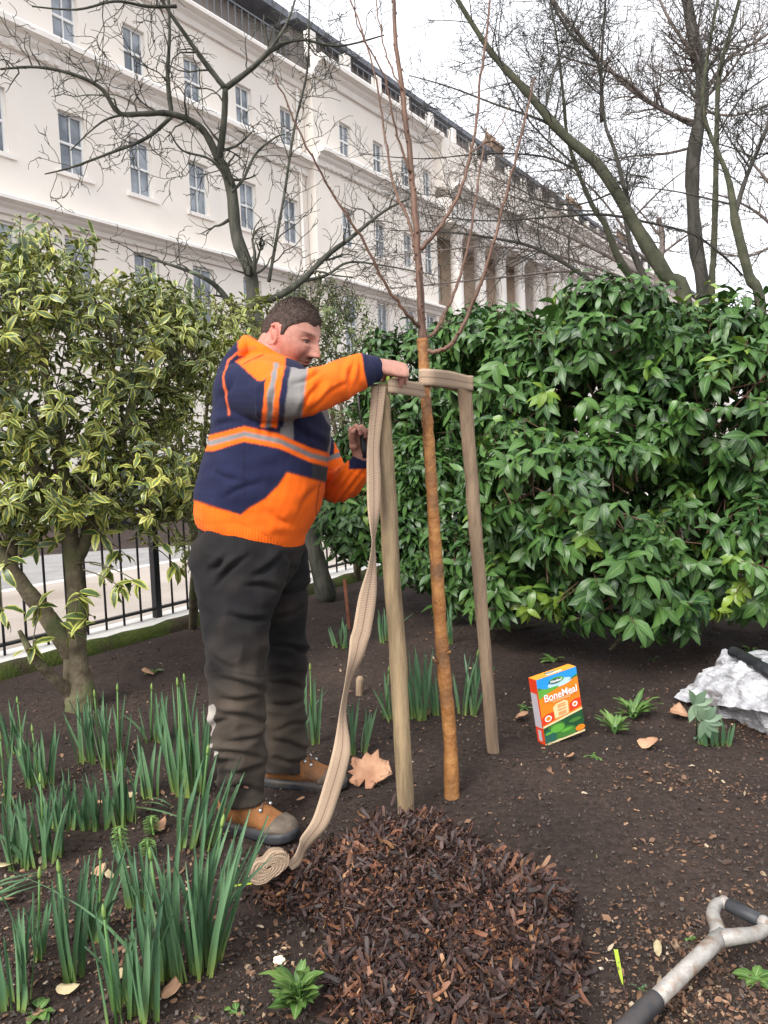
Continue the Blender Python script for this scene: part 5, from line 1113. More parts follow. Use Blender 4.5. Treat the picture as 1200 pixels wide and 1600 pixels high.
F_([(.32, .345), (.66, .36), (.68, .54), (.60, .575), (.38, .56), (.30, .52)], 'cream', 4)
F_(ell(.15, .385, .085, .045), 'white', 5); F_(ell(.84, .46, .065, .038), 'white', 5); F_(ell(.15, .385, .06, .03), 'orange', 6); F_(ell(.84, .46, .04, .022), 'orange', 6)
F_([(0, .265), (1, .345), (1, .375), (0, .295)], 'cream', 7); F_([(0, .03), (1, .03), (1, .345), (0, .265)], 'dkgreen', 3)
for cx_, cy_, rx, ry, k1, l in ((.32, .155, .24, .14, 'midgreen', 4), (.78, .19, .25, .12, 'dkgreen', 6), (.12, .10, .17, .12, 'teal', 7), (.55, .09, .23, .09, 'midgreen', 8)):
    pp = [(min(1, max(0, x)), min(.33 if x > .5 else .28, max(.03, y))) for x, y in ell(cx_, cy_, rx, ry)]; F_(pp, k1, l)
for cx_, cy_, rx, ry, l in ((.33, .20, .17, .06, 9), (.78, .23, .16, .03, 10), (.55, .13, .15, .025, 11), (.10, .17, .08, .02, 11)): F_(ell(cx_, cy_, rx, ry), 'green' if l in (9, 11) else 'midgreen', l)
F_(ell(.88, .085, .12, .045), 'orange', 12); F_([(0, 0), (1, 0), (1, .03), (0, .03)], 'cream', 4)
b.build('front_print', KM, bx, smooth=False)
b = MB(); F_ = lambda p, k, l: face_poly(b, bx0, eyy * BDp, upx * BH, -exx, p, k, l)
F_([(0, 0), (1, 0), (1, 1), (0, 1)], 'red', 1); F_([(.08, .26), (1, .26), (1, .78), (.2, .78)], 'grey', 2); F_([(.3, .05), (.75, .05), (.75, .22), (.3, .22)], 'grey', 2); b.build('side_print', KM, bx, smooth=False)
b = MB(); F_ = lambda p, k, l: face_poly(b, bx0 + exx * BW, eyy * BDp, upx * BH, exx, p, k, l); F_([(0, 0), (1, 0), (1, 1), (0, 1)], 'grey', 1); b.build('far_side_print', KM, bx, smooth=False)
b = MB(); F_ = lambda p, k, l: face_poly(b, bx0 + upx * BH, exx * BW, eyy * BDp, upx, p, k, l); F_([(0, 0), (1, 0), (1, 1), (0, 1)], 'top', 1); F_(ell(.45, .62, .14, .2), 'teal', 2); b.build('top_print', KM, bx, smooth=False)
def text(s, size, O, U, V, Nn, m, name, parent, shear=0.0, bold=0.0, al='CENTER'):
    cu = bpy.data.curves.new(name, 'FONT'); cu.body = s; cu.size = size; cu.align_x = al; cu.align_y = 'CENTER'; cu.offset = bold; cu.shear = shear; cu.extrude = .0002
    t = bpy.data.objects.new(name, cu); COL.objects.link(t); bpy.context.view_layer.update(); dg = bpy.context.evaluated_depsgraph_get(); me = bpy.data.meshes.new_from_object(t.evaluated_get(dg)); bpy.data.objects.remove(t)
    me.materials.clear(); me.materials.append(m); me.transform(Matrix(((U[0], V[0], Nn[0], O[0]), (U[1], V[1], Nn[1], O[1]), (U[2], V[2], Nn[2], O[2]), (0, 0, 0, 1))))
    o = bpy.data.objects.new(name, me); link(o, parent); o.location = -ROOTLOC(parent); return o
tx = lambda x, y, l=14: bx0 + exx * BW * x + upx * BH * y - eyy * .0004 * l
text('BoneMeal', .043, tx(.52, .69), exx, upx, -eyy, K['white'], 'title_lettering', bx, bold=.0004)
text('Westland', .015, tx(.44, .902), exx, upx, -eyy, K['white'], 'logo_lettering', bx, shear=.3, bold=.0003)
b = MB(); F_ = lambda p, k, l: face_poly(b, bx0, exx * BW, upx * BH, -eyy, p, k, l)
for y0, xa, xb in ((.625, .22, .82), (.602, .30, .74)):
    x = xa
    while x < xb: wq = rs.uniform(.02, .05); F_([(x, y0), (x + wq, y0), (x + wq, y0 + .011), (x, y0 + .011)], 'cream', 13); x += wq + .012
for y0 in (.53, .50, .455, .41, .385): F_([(.40, y0), (.60, y0 + .004), (.60, y0 + .016), (.40, y0 + .012)], 'orange', 13)
b.build('small_print', KM, bx, smooth=False)
text('BoneMeal', .019, bx0 + upx * (BH + .001) + exx * BW * .50 + eyy * BDp * .28, exx, eyy, upx, K['white'], 'top_title_lettering', bx, bold=.0004)
text('Westland', .010, bx0 + upx * (BH + .0014) + exx * BW * .45 + eyy * BDp * .62, exx, eyy, upx, K['white'], 'top_logo_lettering', bx, shear=.3)
# ------------------------------------------------------------------ the worker
man = empty('person', GG(440, 1290), 'gardener with cropped brown hair in orange and navy hi-vis hoodie, tying webbing to a stake', 'person')
FX = FPX
def loft(mb, secs, n=28, sub=6, infl=0.0, ref=(0, 1, 0), sq=2.0):
    """secs: (px, py, depth, half width px, half depth m)"""
    A = catmull([list(P(x, y, d)) + [hw * d / FX, hd] for x, y, d, hw, hd in secs], sub); k = len(A); b0 = len(mb.v)
    for i in range(k):
        t = unit(A[min(i + 1, k - 1), :3] - A[max(i - 1, 0), :3]); B = np.asarray(ref, float); B = unit(B - t * (B @ t)); C = np.cross(t, B)
        for j in range(n):
            a = 2 * math.pi * j / n; ca, sa = math.cos(a), math.sin(a); e = 2 / sq
            mb.v.append(tuple(A[i, :3] + C * math.copysign(abs(ca) ** e, ca) * (A[i, 3] + infl) + B * math.copysign(abs(sa) ** e, sa) * (A[i, 4] + infl)))
    for i in range(k - 1):
        for j in range(n): j2 = (j + 1) % n; mb.f.append((b0 + i * n + j, b0 + i * n + j2, b0 + (i + 1) * n + j2, b0 + (i + 1) * n + j)); mb.m.append(0)
    mb.f.append(tuple(b0 + j for j in range(n))[::-1]); mb.f.append(tuple(b0 + (k - 1) * n + j for j in range(n))); mb.m += [0, 0]
def fuse(mb, voxel, smooth=3, fac=.5):
    me = bpy.data.meshes.new('t'); me.from_pydata(mb.v, [], mb.f); o = bpy.data.objects.new('t', me); COL.objects.link(o)
    bm = bmesh.new(); bm.from_mesh(me); bmesh.ops.recalc_face_normals(bm, faces=bm.faces[:]); bm.to_mesh(me); bm.free()
    r = o.modifiers.new('r', 'REMESH'); r.mode = 'VOXEL'; r.voxel_size = voxel; s = o.modifiers.new('s', 'SMOOTH'); s.factor = fac; s.iterations = smooth
    bpy.context.view_layer.update(); dg = bpy.context.evaluated_depsgraph_get(); m2 = bpy.data.meshes.new_from_object(o.evaluated_get(dg)); bpy.data.objects.remove(o)
    V = np.zeros(len(m2.vertices) * 3); m2.vertices.foreach_get('co', V); V = V.reshape(-1, 3); NN = np.zeros(len(V) * 3); m2.vertices.foreach_get('normal', NN)
    return m2, V, NN.reshape(-1, 3)
def finish(name, m2, V, m, parent, cols=None):
    m2.vertices.foreach_set('co', V.ravel()); m2.name = name; m2.materials.clear(); m2.materials.append(m); m2.polygons.foreach_set('use_smooth', [True] * len(m2.polygons))
    if cols is not None:
        at = m2.color_attributes.new('paint', 'FLOAT_COLOR', 'POINT'); at.data.foreach_set('color', np.concatenate([cols, np.ones((len(V), 1))], 1).astype(np.float32).ravel())
    m2.update(); o = bpy.data.objects.new(name, m2); link(o, parent); o.location = -ROOTLOC(parent); return o
def pmat(name, rough=.9, bump=.3, bscale=300, var=.12, sss=0, spec=.2, dist=.002, vs=9):
    m, nt, b = nodes(name); L = nt.links.new; at = N(nt, 'ShaderNodeAttribute', attribute_name='paint'); tc = N(nt, 'ShaderNodeTexCoord'); nz = N(nt, 'ShaderNodeTexNoise'); nz.inputs['Scale'].default_value = vs; nz.inputs['Detail'].default_value = 6
    L(tc.outputs['Object'], nz.inputs['Vector']); mr = N(nt, 'ShaderNodeMapRange'); L(nz.outputs[0], mr.inputs[0]); mr.inputs[1].default_value = .3; mr.inputs[2].default_value = .7; mr.inputs[3].default_value = 1 - var; mr.inputs[4].default_value = 1 + var
    mu = N(nt, 'ShaderNodeMix', data_type='RGBA', blend_type='MULTIPLY'); mu.inputs[0].default_value = 1; L(at.outputs['Color'], mu.inputs[6]); L(mr.outputs[0], mu.inputs[7]); L(mu.outputs[2], b.inputs['Base Color'])
    b.inputs['Roughness'].default_value = rough; b.inputs['Specular IOR Level'].default_value = spec
    if not sss: b.inputs['Sheen Weight'].default_value = .04
    if sss: b.inputs['Subsurface Weight'].default_value = sss; b.inputs['Subsurface Radius'].default_value = (.02, .008, .004); b.inputs['Subsurface Scale'].default_value = .3
    bz = N(nt, 'ShaderNodeTexNoise'); bz.inputs['Scale'].default_value = bscale; L(tc.outputs['Object'], bz.inputs['Vector']); bp = N(nt, 'ShaderNodeBump'); bp.inputs['Strength'].default_value = bump; bp.inputs['Distance'].default_value = dist; L(bz.outputs[0], bp.inputs['Height']); L(bp.outputs[0], b.inputs['Normal']); return m
def vproj(V):
    q = V - CAM; z = q @ _f; return 600 + FX * (q @ _r) / z, 800 - FX * (q @ _u) / z
def fold_noise(V, sx, sy, sz, seed):
    out = np.empty(len(V))
    for i, v in enumerate(V): out[i] = mnoise.noise(Vector((v[0] * sx + seed, v[1] * sy, v[2] * sz)))
    return out
def creases(px, py, L_, depth, wd):
    out = np.zeros(len(px))
    for i, (x1, y1, x2, y2) in enumerate(L_):
        t = ((px - x1) * (x2 - x1) + (py - y1) * (y2 - y1)) / ((x2 - x1) ** 2 + (y2 - y1) ** 2); tc_ = np.clip(t, 0, 1); bow = 3.5 * np.sin(np.pi * tc_) * (1 if i % 2 else -1)
        L2_ = math.hypot(x2 - x1, y2 - y1); nxx, nyy = -(y2 - y1) / L2_, (x2 - x1) / L2_; sd_ = (px - x1 - tc_ * (x2 - x1)) * nxx + (py - y1 - tc_ * (y2 - y1)) * nyy - bow; over = np.abs(t - tc_) * L2_
        k = np.exp(-(over / 7) ** 2) * (.35 + .65 * np.sin(np.pi * tc_)); out += k * depth * (-np.exp(-(sd_ / wd) ** 2) + .75 * np.exp(-((sd_ + wd * 2.1) / (wd * 1.5)) ** 2))
    return out
def ss(a, b, x): t = np.clip((x - a) / (b - a), 0, 1); return t * t * (3 - 2 * t)

torso = [(383, 843, 2.68, 78, .16), (388, 828, 2.68, 86, .18), (398, 790, 2.68, 93, .20), (411, 750, 2.68, 98, .205), (420, 712, 2.68, 94, .205), (424, 672, 2.68, 92, .205), (421, 635, 2.68, 88, .205), (420, 602, 2.68, 82, .215), (421, 581, 2.68, 62, .185), (421, 566, 2.68, 40, .125), (422, 556, 2.68, 28, .08)]
armR = [(392, 612, 2.56, 50, .11), (418, 613, 2.47, 48, .085), (448, 614, 2.38, 41, .072), (474, 613, 2.34, 38, .066), (505, 605, 2.37, 33, .058), (535, 593, 2.42, 30, .050), (560, 583, 2.46, 27, .045), (572, 579, 2.48, 25, .042)]
cuffR = [(568, 580, 2.475, 25, .043), (575, 578, 2.485, 23, .039), (590, 577, 2.505, 20, .034)]
armL = [(420, 610, 2.84, 48, .08), (450, 650, 2.88, 44, .07), (490, 710, 2.88, 38, .06), (520, 752, 2.84, 30, .055), (537, 757, 2.78, 27, .05), (550, 745, 2.72, 24, .045), (560, 731, 2.69, 20, .04)]
cuffL = [(556, 737, 2.70, 20, .038), (562, 727, 2.685, 18, .034), (567, 714, 2.67, 16, .031)]
legR = [(378, 850, 2.62, 56, .11), (375, 865, 2.60, 76, .125), (373, 905, 2.58, 72, .115), (370, 960, 2.55, 59, .10), (368, 1010, 2.53, 51, .088), (370, 1060, 2.52, 48, .080), (371, 1110, 2.53, 44, .074), (373, 1160, 2.54, 41, .070), (377, 1210, 2.55, 38, .068), (381, 1250, 2.555, 36, .068)]
legL = [(408, 855, 2.76, 54, .105), (420, 870, 2.80, 61, .115), (430, 920, 2.82, 52, .10), (438, 980, 2.84, 44, .086), (442, 1040, 2.85, 38, .076), (442, 1090, 2.86, 34, .070), (446, 1140, 2.87, 34, .066), (445, 1180, 2.87, 34, .066), (445, 1204, 2.87, 33, .066)]

slim = lambda L_: [(x, y, d, hw * (.955 if y > 930 else 1), hd * .95) for x, y, d, hw, hd in L_]
legR = slim(legR); legL = slim(legL)
# --- skin: one continuous body with head, arms, hands, legs
HEADC = P(455, 527, 2.68); yaw = R(-30)            # face turned towards the camera from profile
hx_ = unit(np.array([math.cos(yaw), math.sin(yaw), -.44])); hy_ = unit(np.cross([0, 0, 1.], hx_)); hz_ = np.cross(hx_, hy_)
roll_ = R(2); 
HS = 1.05
def HL(x, y, z): return HEADC + (hx_ * x + hy_ * y + hz_ * z) * HS
def head_pts(nu=180, nv=132):
    vs = []
    for i in range(nv + 1):
        th = math.pi * i / nv
        for j in range(nu):
            ph = 2 * math.pi * j / nu; x, y, z = math.sin(th) * math.cos(ph), math.sin(th) * math.sin(ph), math.cos(th)
            ax_ = .104 if x < 0 else .102; w = .080
            if z < 0:
                k = -z; w = .080 * (1 - .26 * k ** 1.8); ax_ = (.104 * (1 - .25 * k ** 1.8)) if x < 0 else .102 * (1 - .08 * k ** 1.8)
            X, Y, Z = ax_ * x, w * y, (.118 if z > 0 else .122) * z
            if z < 0 and x > 0: X += .013 * z * z * x           # jaw forward
            g_ = lambda y0, z0, sy, sz: math.exp(-((Y - y0) / sy) ** 2 - ((Z - z0) / sz) ** 2)
            if x > 0:
                f = 0
                f += .006 * g_(0, .034, .05, .014)                                         # brow
                for s in (-1, 1):
                    f -= .013 * g_(s * .031, .014, .017, .013); f += .006 * g_(s * .045, -.020, .02, .022); f += .0035 * g_(s * .03, .0, .014, .006); f -= .005 * g_(s * .032, -.052, .012, .02)
                    f += .009 * g_(s * .012, -.028, .0075, .009)                            # nostril wings
                if Z < .022: nzp = np.clip((.022 - Z) / .048, 0, 1); 
                else: nzp = 0
                drop = 1 / (1 + math.exp((-.033 - Z) / .0022)); f += (.009 + .025 * nzp) * math.exp(-(Y / (.0085 + .005 * nzp)) ** 2) * drop * (1 if Z < .022 else math.exp(-((Z - .022) / .01) ** 2))
                f += .007 * g_(0, -.052, .022, .0055) + .0075 * g_(0, -.064, .018, .006) - .004 * g_(0, -.0575, .026, .002) - .003 * g_(0, -.075, .02, .005) + .010 * g_(0, -.094, .022, .016)
                X += f
            vs.append(HL(X, Y, Z))
    fs = []
    for i in range(nv):
        for j in range(nu): j2 = (j + 1) % nu; fs.append((i * nu + j, (i + 1) * nu + j, (i + 1) * nu + j2, i * nu + j2))
    return vs, fs
def finger(mb, base, dirv, bend_ax, lens, angs, r0, r1):
    """knuckled finger: bends about bend_ax"""
    pts = [base - dirv * .012, base]; d = np.asarray(dirv, float); rr = [r0 * .95, r0]
    for k, (l, a) in enumerate(zip(lens, angs)):
        d = np.array(Matrix.Rotation(a, 3, Vector(bend_ax)) @ Vector(d)); p = pts[-1]
        for q in (.35, .75, 1.0): pts.append(p + d * l * q); rr.append((r0 + (r1 - r0) * (k + q) / 3) * (1.0 if q != .35 else .94))
    pts.append(pts[-1] + d * r1 * .6); rr.append(r1 * .55); mb.tube(pts, rr, 10); return pts
def hand(mb, wrist, dirv, lat, palm_n, fing, thumb, size=1.0):
    """lat: from little finger to index side; palm_n: direction the palm faces"""
    dirv, lat, palm_n = unit(dirv), unit(lat), unit(palm_n); s = size
    secs = []
    for t, w, th in ((-.02, .028, .021), (.0, .029, .021), (.03, .038, .018), (.065, .043, .016), (.09, .041, .0135), (.10, .036, .011)):
        secs.append((wrist + dirv * t * s + palm_n * (-.004), w * s, th * s))
    k0 = len(mb.v); n = 18
    for c, w, th in secs:
        for j in range(n): a = 2 * math.pi * j / n; mb.v.append(tuple(c + lat * math.cos(a) * w + palm_n * math.sin(a) * th))
    for i in range(len(secs) - 1):
        for j in range(n): j2 = (j + 1) % n; mb.f.append((k0 + i * n + j, k0 + i * n + j2, k0 + (i + 1) * n + j2, k0 + (i + 1) * n + j)); mb.m.append(0)
    mb.f.append(tuple(k0 + j for j in range(n))[::-1]); mb.f.append(tuple(k0 + (len(secs) - 1) * n + j for j in range(n))); mb.m += [0, 0]
    ba = np.cross(dirv, palm_n)
    for k, (off, ln, angs) in enumerate(fing):
        base = wrist + dirv * (.092 - .006 * abs(k - 2)) * s + lat * off * s; finger(mb, base, dirv + lat * off * .8, ba, [ln * .48 * s, ln * .29 * s, ln * .23 * s], angs, .0094 * s, .0074 * s)
    tb, td, tl, tang = thumb; b0 = wrist + dirv * tb[0] * s + lat * tb[1] * s + palm_n * tb[2] * s
    td = unit(dirv * td[0] + lat * td[1] + palm_n * td[2]); mb.ball(b0, .017 * s, 12); finger(mb, b0, td, unit(np.cross(td, palm_n)), [tl * .45 * s, tl * .32 * s, tl * .23 * s], tang, .0125 * s, .0095 * s)
body = MB()
sl_ = lambda secs, k: [(x, y, d, hw * k, hd * k) for x, y, d, hw, hd in secs]
hv, hf = head_pts(); body.add(hv, hf)
neck = [(416, 600, 2.68, 62, .15), (420, 572, 2.68, 42, .085), (427, 552, 2.68, 31, .068), (436, 535, 2.68, 29, .064), (445, 520, 2.68, 26, .058)]
loft(body, neck)
loft(body, sl_(torso, .86)); loft(body, sl_(legR, .70)); loft(body, sl_(legL, .70)); loft(body, sl_(armR, .80)); loft(body, sl_(armL, .80))
loft(body, [(560, 582, 2.47, 20, .032), (590, 577, 2.505, 15, .027), (600, 577, 2.515, 14, .027)]); loft(body, [(550, 745, 2.72, 18, .034), (562, 727, 2.685, 14, .028), (567, 708, 2.665, 13, .026)])
h1 = G(352, 1290); t1 = G(462, 1316); h1[2] = ground_h(*h1[:2]); t1[2] = ground_h(*t1[:2]); h2 = G(420, 1226); t2 = G(541, 1236); h2[2] = ground_h(*h2[:2]); t2[2] = ground_h(*t2[:2])
for h_, t_, kx, ky, kd in ((h1, t1, 380, 1215, 2.55), (h2, t2, 446, 1170, 2.87)):
    fl = t_ - h_; body.tube(catmull([P(kx, ky, kd), h_ + fl * .22 + [0, 0, .13], h_ + fl * .20 + [0, 0, .07], h_ + fl * .40 + [0, 0, .062], h_ + fl * .7 + [0, 0, .048], h_ + fl * .92 + [0, 0, .042]], 5), np.interp(np.linspace(0, 1, 26), [0, .2, .4, .7, 1], [.030, .026, .024, .022, .012]), 12)
# ears
for s in (-1, 1):
    for k in range(15):
        a = -2.2 + k * .30; c = HL(-.012 + .0165 * math.cos(a + .2) , s * (.080 + .005 * (math.cos(a) < 0)), -.004 + .030 * math.sin(a)); body.ball(c, .0062, 8)
    body.ball(HL(-.006, s * .077, -.002), .017, 12, sq=(.9, .45, 1.3)); body.ball(HL(-.002, s * .077, -.032), .0075, 8)
# eyelids
for s in (-1, 1):
    ec = (.079, s * .031, .012)
    for k in range(9):
        a = (k - 4) / 4; body.ball(HL(ec[0] + .0075 - .006 * a * a - .004 * s * a, ec[1] + a * .0155, ec[2] + .0068 - .004 * a * a), .0042, 8); body.ball(HL(ec[0] + .006 - .006 * a * a - .004 * s * a, ec[1] + a * .0155, ec[2] - .0060 + .003 * a * a), .0038, 8)
# right hand on the strap over the stake top
wr = P(588, 573, 2.50)
hand(body, wr, unit(P(618, 578, 2.53) - wr), unit([-.10, .80, .55]), unit([-.30, .55, -.8]), [(-.030, .068, (R(80), R(30), R(22))), (-.010, .078, (R(62), R(72), R(45))), (.012, .082, (R(60), R(74), R(48))), (.031, .076, (R(55), R(70), R(45)))], ((.03, .030, .008), (.5, .5, .7), .062, (R(10), R(20), R(15))), 1.12)
# left hand closed round the tool behind the stake
wl = P(564, 713, 2.665); tl0 = P(567, 688, 2.655)
hand(body, wl, unit(P(562, 684, 2.64) - wl), unit([-.15, .1, 1]) if False else unit([-.75, -.45, .25]), unit([.6, -.75, .1]), [(-.030, .066, (R(65), R(80), R(45))), (-.010, .076, (R(62), R(82), R(45))), (.012, .080, (R(58), R(80), R(45))), (.031, .072, (R(50), R(74), R(40)))], ((.030, .032, .006), (.9, .35, .35), .066, (R(0), R(12), R(10))), .98)
m2, V, Nv = fuse(body, .0026, 1, .4)
# paint skin
q = (V - HEADC) / HS; lx_, ly_, lz_ = q @ hx_, q @ hy_, q @ hz_
base = np.tile(np.array([.40, .205, .155]), (len(V), 1)); px, py = vproj(V)
red = fold_noise(V, 25, 25, 25, 3)[:, None] * .5 + .5
base = base * (1 - .15 * red) + np.array([.40, .12, .09]) * .10 * red
isH = (np.abs(lx_) < .15) & (np.abs(lz_) < .15)
def blend(mask, c): 
    global base
    base = base * (1 - mask[:, None]) + np.array(c) * mask[:, None]
gm = lambda y0, z0, sy, sz: np.exp(-((ly_ - y0) / sy) ** 2 - ((lz_ - z0) / sz) ** 2) * (lx_ > .03) * isH
for s in (-1, 1): blend(.22 * gm(s * .05, -.022, .022, .022), (.44, .11, .08)); blend(.9 * gm(s * .034, .035, .019, .0050), (.06, .033, .022)); blend(.55 * gm(s * .031, .012, .020, .012), (.26, .10, .075)); blend(.95 * gm(s * .031, .0125, .0150, .0026), (.012, .008, .007)); blend(.9 * gm(s * .012, -.037, .005, .003), (.10, .03, .025))
blend(.35 * gm(0, -.025, .012, .014), (.46, .12, .09))
beard = np.clip(gm(0, -.047, .030, .0055) * 1.1 + 1.0 * gm(0, -.078, .022, .018) + .7 * gm(.03, -.066, .008, .016) + .7 * gm(-.03, -.066, .008, .016), 0, .9)
stub = .26 * ss(-.035, -.06, lz_) * (lx_ > -.03) * isH * (lz_ > -.14); blend(stub, (.16, .09, .07)); blend(beard * .8, (.10, .055, .035)); blend(.8 * gm(0, -.058, .021, .006), (.40, .12, .10)); blend(.9 * gm(0, -.0578, .024, .0016), (.10, .03, .03))
ear = (np.abs(ly_) > .072) & (np.abs(lz_) < .045) & (np.abs(lx_ + .01) < .035); blend(ear * .35, (.50, .12, .09))
finish('body', m2, V, pmat('skin', rough=.5, bump=.25, bscale=320, var=.13, sss=.10, spec=.28, dist=.0016, vs=70), man, base)
iris = mat('brown_iris', (.02, .012, .008), rough=.1, spec=.8); ew = mat('eye_white', (.22, .18, .16), rough=.2, spec=.6)
for s in (-1, 1):
    b = MB(); b.ball(HL(.0765, s * .031, .011), .0110, 16); e_ = b.build('eye', ew, man)
    b = MB(); b.ball(HL(.0850, s * .031 , .0100), .0058, 12); b.build('iris', iris, None).parent = e_
    bpy.data.objects[-1] if False else None
# hair
b = MB(); nu, nv = 180, 132; hvA = np.array(hv); hq = (hvA - HEADC) / HS; X_, Y_, Z_ = hq @ hx_, hq @ hy_, hq @ hz_
def hairmask(X, Y, Z):
    front = Z > .064 + .010 * np.abs(Y / .05) ** 2 * 0 - .0 ; line = np.interp(X, [-.12, -.058, -.046, -.036, -.028, -.01, .008, .013, .024, .030, .045, .06, .1], [-.064, -.060, -.045, .010, .034, .038, .034, .002, .004, .034, .054, .064, .068]) + .004 * np.sin(Y * 130)
    return ss(-.004, .010, Z - line)
hm_ = hairmask(X_, Y_, Z_); out = hq / np.linalg.norm(hq, axis=1, keepdims=True); rsn = np.random.default_rng(4)
hpos = hvA + out * ((hm_ * (.0050 + .0045 * ss(.05, .11, Z_)))[:, None] - (.004 * (hm_ < .02))[:, None]) + out * (rsn.normal(size=(len(hvA), 1)) * .0006 * (hm_[:, None] > .2))
keepf = [f for f in hf if max(hm_[i] for i in f) > .02]; used = sorted({i for f in keepf for i in f}); mp_ = {u: k for k, u in enumerate(used)}; b.v = [tuple(hpos[i]) for i in used]; b.f = [tuple(mp_[i] for i in f) for f in keepf]; b.m = [0] * len(b.f)
idx = [i for i in range(len(hvA)) if hm_[i] > .35]
for k in range(9000):
    i = idx[rsn.integers(len(idx))]; p = hpos[i] + rsn.normal(size=3) * .0012; d = unit(out[i] * .9 + hx_ * (.5 if Z_[i] > .05 else .1) - hz_ * (.0 if Z_[i] > .06 else .7) + rsn.normal(size=3) * .25); sd = unit(np.cross(d, rsn.normal(size=3))) * .0007; L_ = rsn.uniform(.003, .0075) * (.6 + .6 * (Z_[i] > .05)); b.add([p - sd - d * .001, p + sd - d * .001, p + d * L_], [(0, 1, 2)])
b.build('hair', mat('cropped_brown_hair', (.030, .019, .015), (.075, .048, .038), scale=60, rough=.7, bump=.8, bscale=500, dist=.002), man)

# --- hoodie
OR = np.array([.82, .13, .008]); NV = np.array([.0115, .0135, .042]); GR = np.array([.19, .18, .175]); PIP = np.array([.55, .10, .03])
ho = MB(); loft(ho, torso, n=40, sq=2.25)
loft(ho, armR); loft(ho, cuffR); loft(ho, armL); loft(ho, cuffL)
hring = []
for k in range(25):
    a = 2 * math.pi * k / 24; hring.append(P(419 + 36 * math.cos(a), 556 + 19 * math.cos(a) - 2 * math.sin(a) , 2.68 + .092 * math.sin(a)))
ho.tube(hring, .021, 12, ref=(0, 0, 1), rb=.030, cap=False)
loft(ho, [(366, 604, 2.68, 26, .15), (368, 584, 2.68, 24, .14), (377, 562, 2.68, 21, .115), (388, 543, 2.68, 15, .085), (390, 531, 2.68, 8, .05)])
# ribbed hem bulging over the belt
loft(ho, [(382, 847, 2.68, 76, .165), (385, 838, 2.68, 83, .180), (390, 822, 2.68, 88, .187), (396, 805, 2.68, 87, .18)], n=40)
m2, V, Nv = fuse(ho, .0031, 6, .5)
px, py = vproj(V)
# which vertices belong to the near (right) arm
def armdist(V, secs):
    A = catmull([list(P(x, y, d)) + [hw * d / FX] for x, y, d, hw, hd in secs], 4); D = np.full(len(V), 9.); 
    for a in A:
        D = np.minimum(D, np.linalg.norm(V - a[:3], axis=1) / a[3])
    return D
dR = armdist(V, armR[1:] + cuffR[1:]); dL = armdist(V, armL[2:] + cuffL[1:]); dT = V[:, 1]
isR = (dR < 1.22) & (py < 668) & (px > 400) & ((px > 470) | (V[:, 1] < P(440, 610, 2.50)[1])); isL = (dL < 1.3) & (px > 505) & ~isR & (V[:, 1] > 2.55)
# folds
nr0 = ~isR & ~isL
HRG = np.array(hring)
f1 = fold_noise(V, 7, 7, 13, 1.); f2 = fold_noise(V, 14, 14, 30, 5.); f3 = fold_noise(V, 22, 18, 9, 8.)
amp = np.full(len(V), .006); low = ss(740, 800, py) * (~isR); amp = amp + .004 * low; ridge = (1 - 2 * np.abs(f2)); 
disp = amp * f1 + .0028 * f2 + .0035 * (1 - np.abs(f3) * 2.5) * isR




disp += .004 * np.exp(-((px - 420) / 26) ** 2 - ((py - 668) / 14) ** 2) * np.sin(px * .35) * (~isR)
disp += .003 * isL * np.sin(px * .45 + py * .35)
cuf = (isR & (px > 571)) | (isL & (py < 733)); disp *= np.where(cuf, .25, 1)
hemy = 776 + (px - 303) * .33 + 4 ; hem = (~isR) & (~isL) & (py > hemy + 2) & ((px < 378) | (py > 812 + (px - 378) * .62)); disp *= np.where(hem, .5, 1); 
disp += np.where(hem, .0008 * np.sin(px * 1.3), 0)
# seams: pocket edge lip
disp += creases(px, py, [(335, 668, 372, 660), (330, 735, 380, 752), (350, 778, 404, 756), (455, 660, 500, 690), (470, 800, 500, 760), (345, 620, 366, 590), (455, 820, 420, 800)], .006, 5) * nr0
disp += creases(px, py, [(470, 645, 500, 600), (488, 640, 520, 600), (545, 612, 553, 568), (556, 604, 562, 564), (505, 628, 538, 600), (460, 600, 500, 580), (425, 640, 438, 600)], .006, 3.5) * isR
V2 = V + Nv * disp[:, None]
cols = np.tile(NV, (len(V), 1))
def setc(mask, c): cols[mask] = c
nr = ~isR & ~isL
# torso pattern
yk = np.interp(px, [331, 382, 436, 484, 514, 540], [692, 678, 689, 711, 719, 722]); th = np.interp(px, [331, 382, 440, 520], [12.5, 12, 11.5, 11])
pocket_left = np.interp(py, [736, 745, 758, 779, 795, 806, 815], [449, 444, 436, 415, 388, 375, 368]); pocket_top = 738.5 + (px - 448) * .262
setc(nr & (py > pocket_top) & (px > pocket_left) & (py < 880), OR); setc(nr & hem, OR)
setc(nr & (np.abs(py - yk) < th), OR); setc(nr & (np.abs(py - yk) < th * .36), GR)
setc(nr & (px > 438) & (px < 459) & (py > 640) & (py < yk - th), GR)
sx = np.interp(py, [600, 638, 668, 690, 707], [490, 505, 520, 519, 515]); setc(nr & (np.abs(px - sx) < 4) & (py < yk - th) & (py > 630), GR)
setc(nr & (px > 486) & (py > yk + th) & (py < pocket_top), np.array([.03, .03, .035]))
# pocket seam
setc(nr & (py > pocket_top) & (np.abs(px - pocket_left) < 1.2) & (py < 808), OR * .55); setc(nr & (np.abs(py - pocket_top) < 1.0) & (px > 449), OR * .6); setc(nr & (px > 450) & (np.abs(px - (501 - (py - 755) * .16)) < 1.1) & (py > pocket_top), OR * .5)
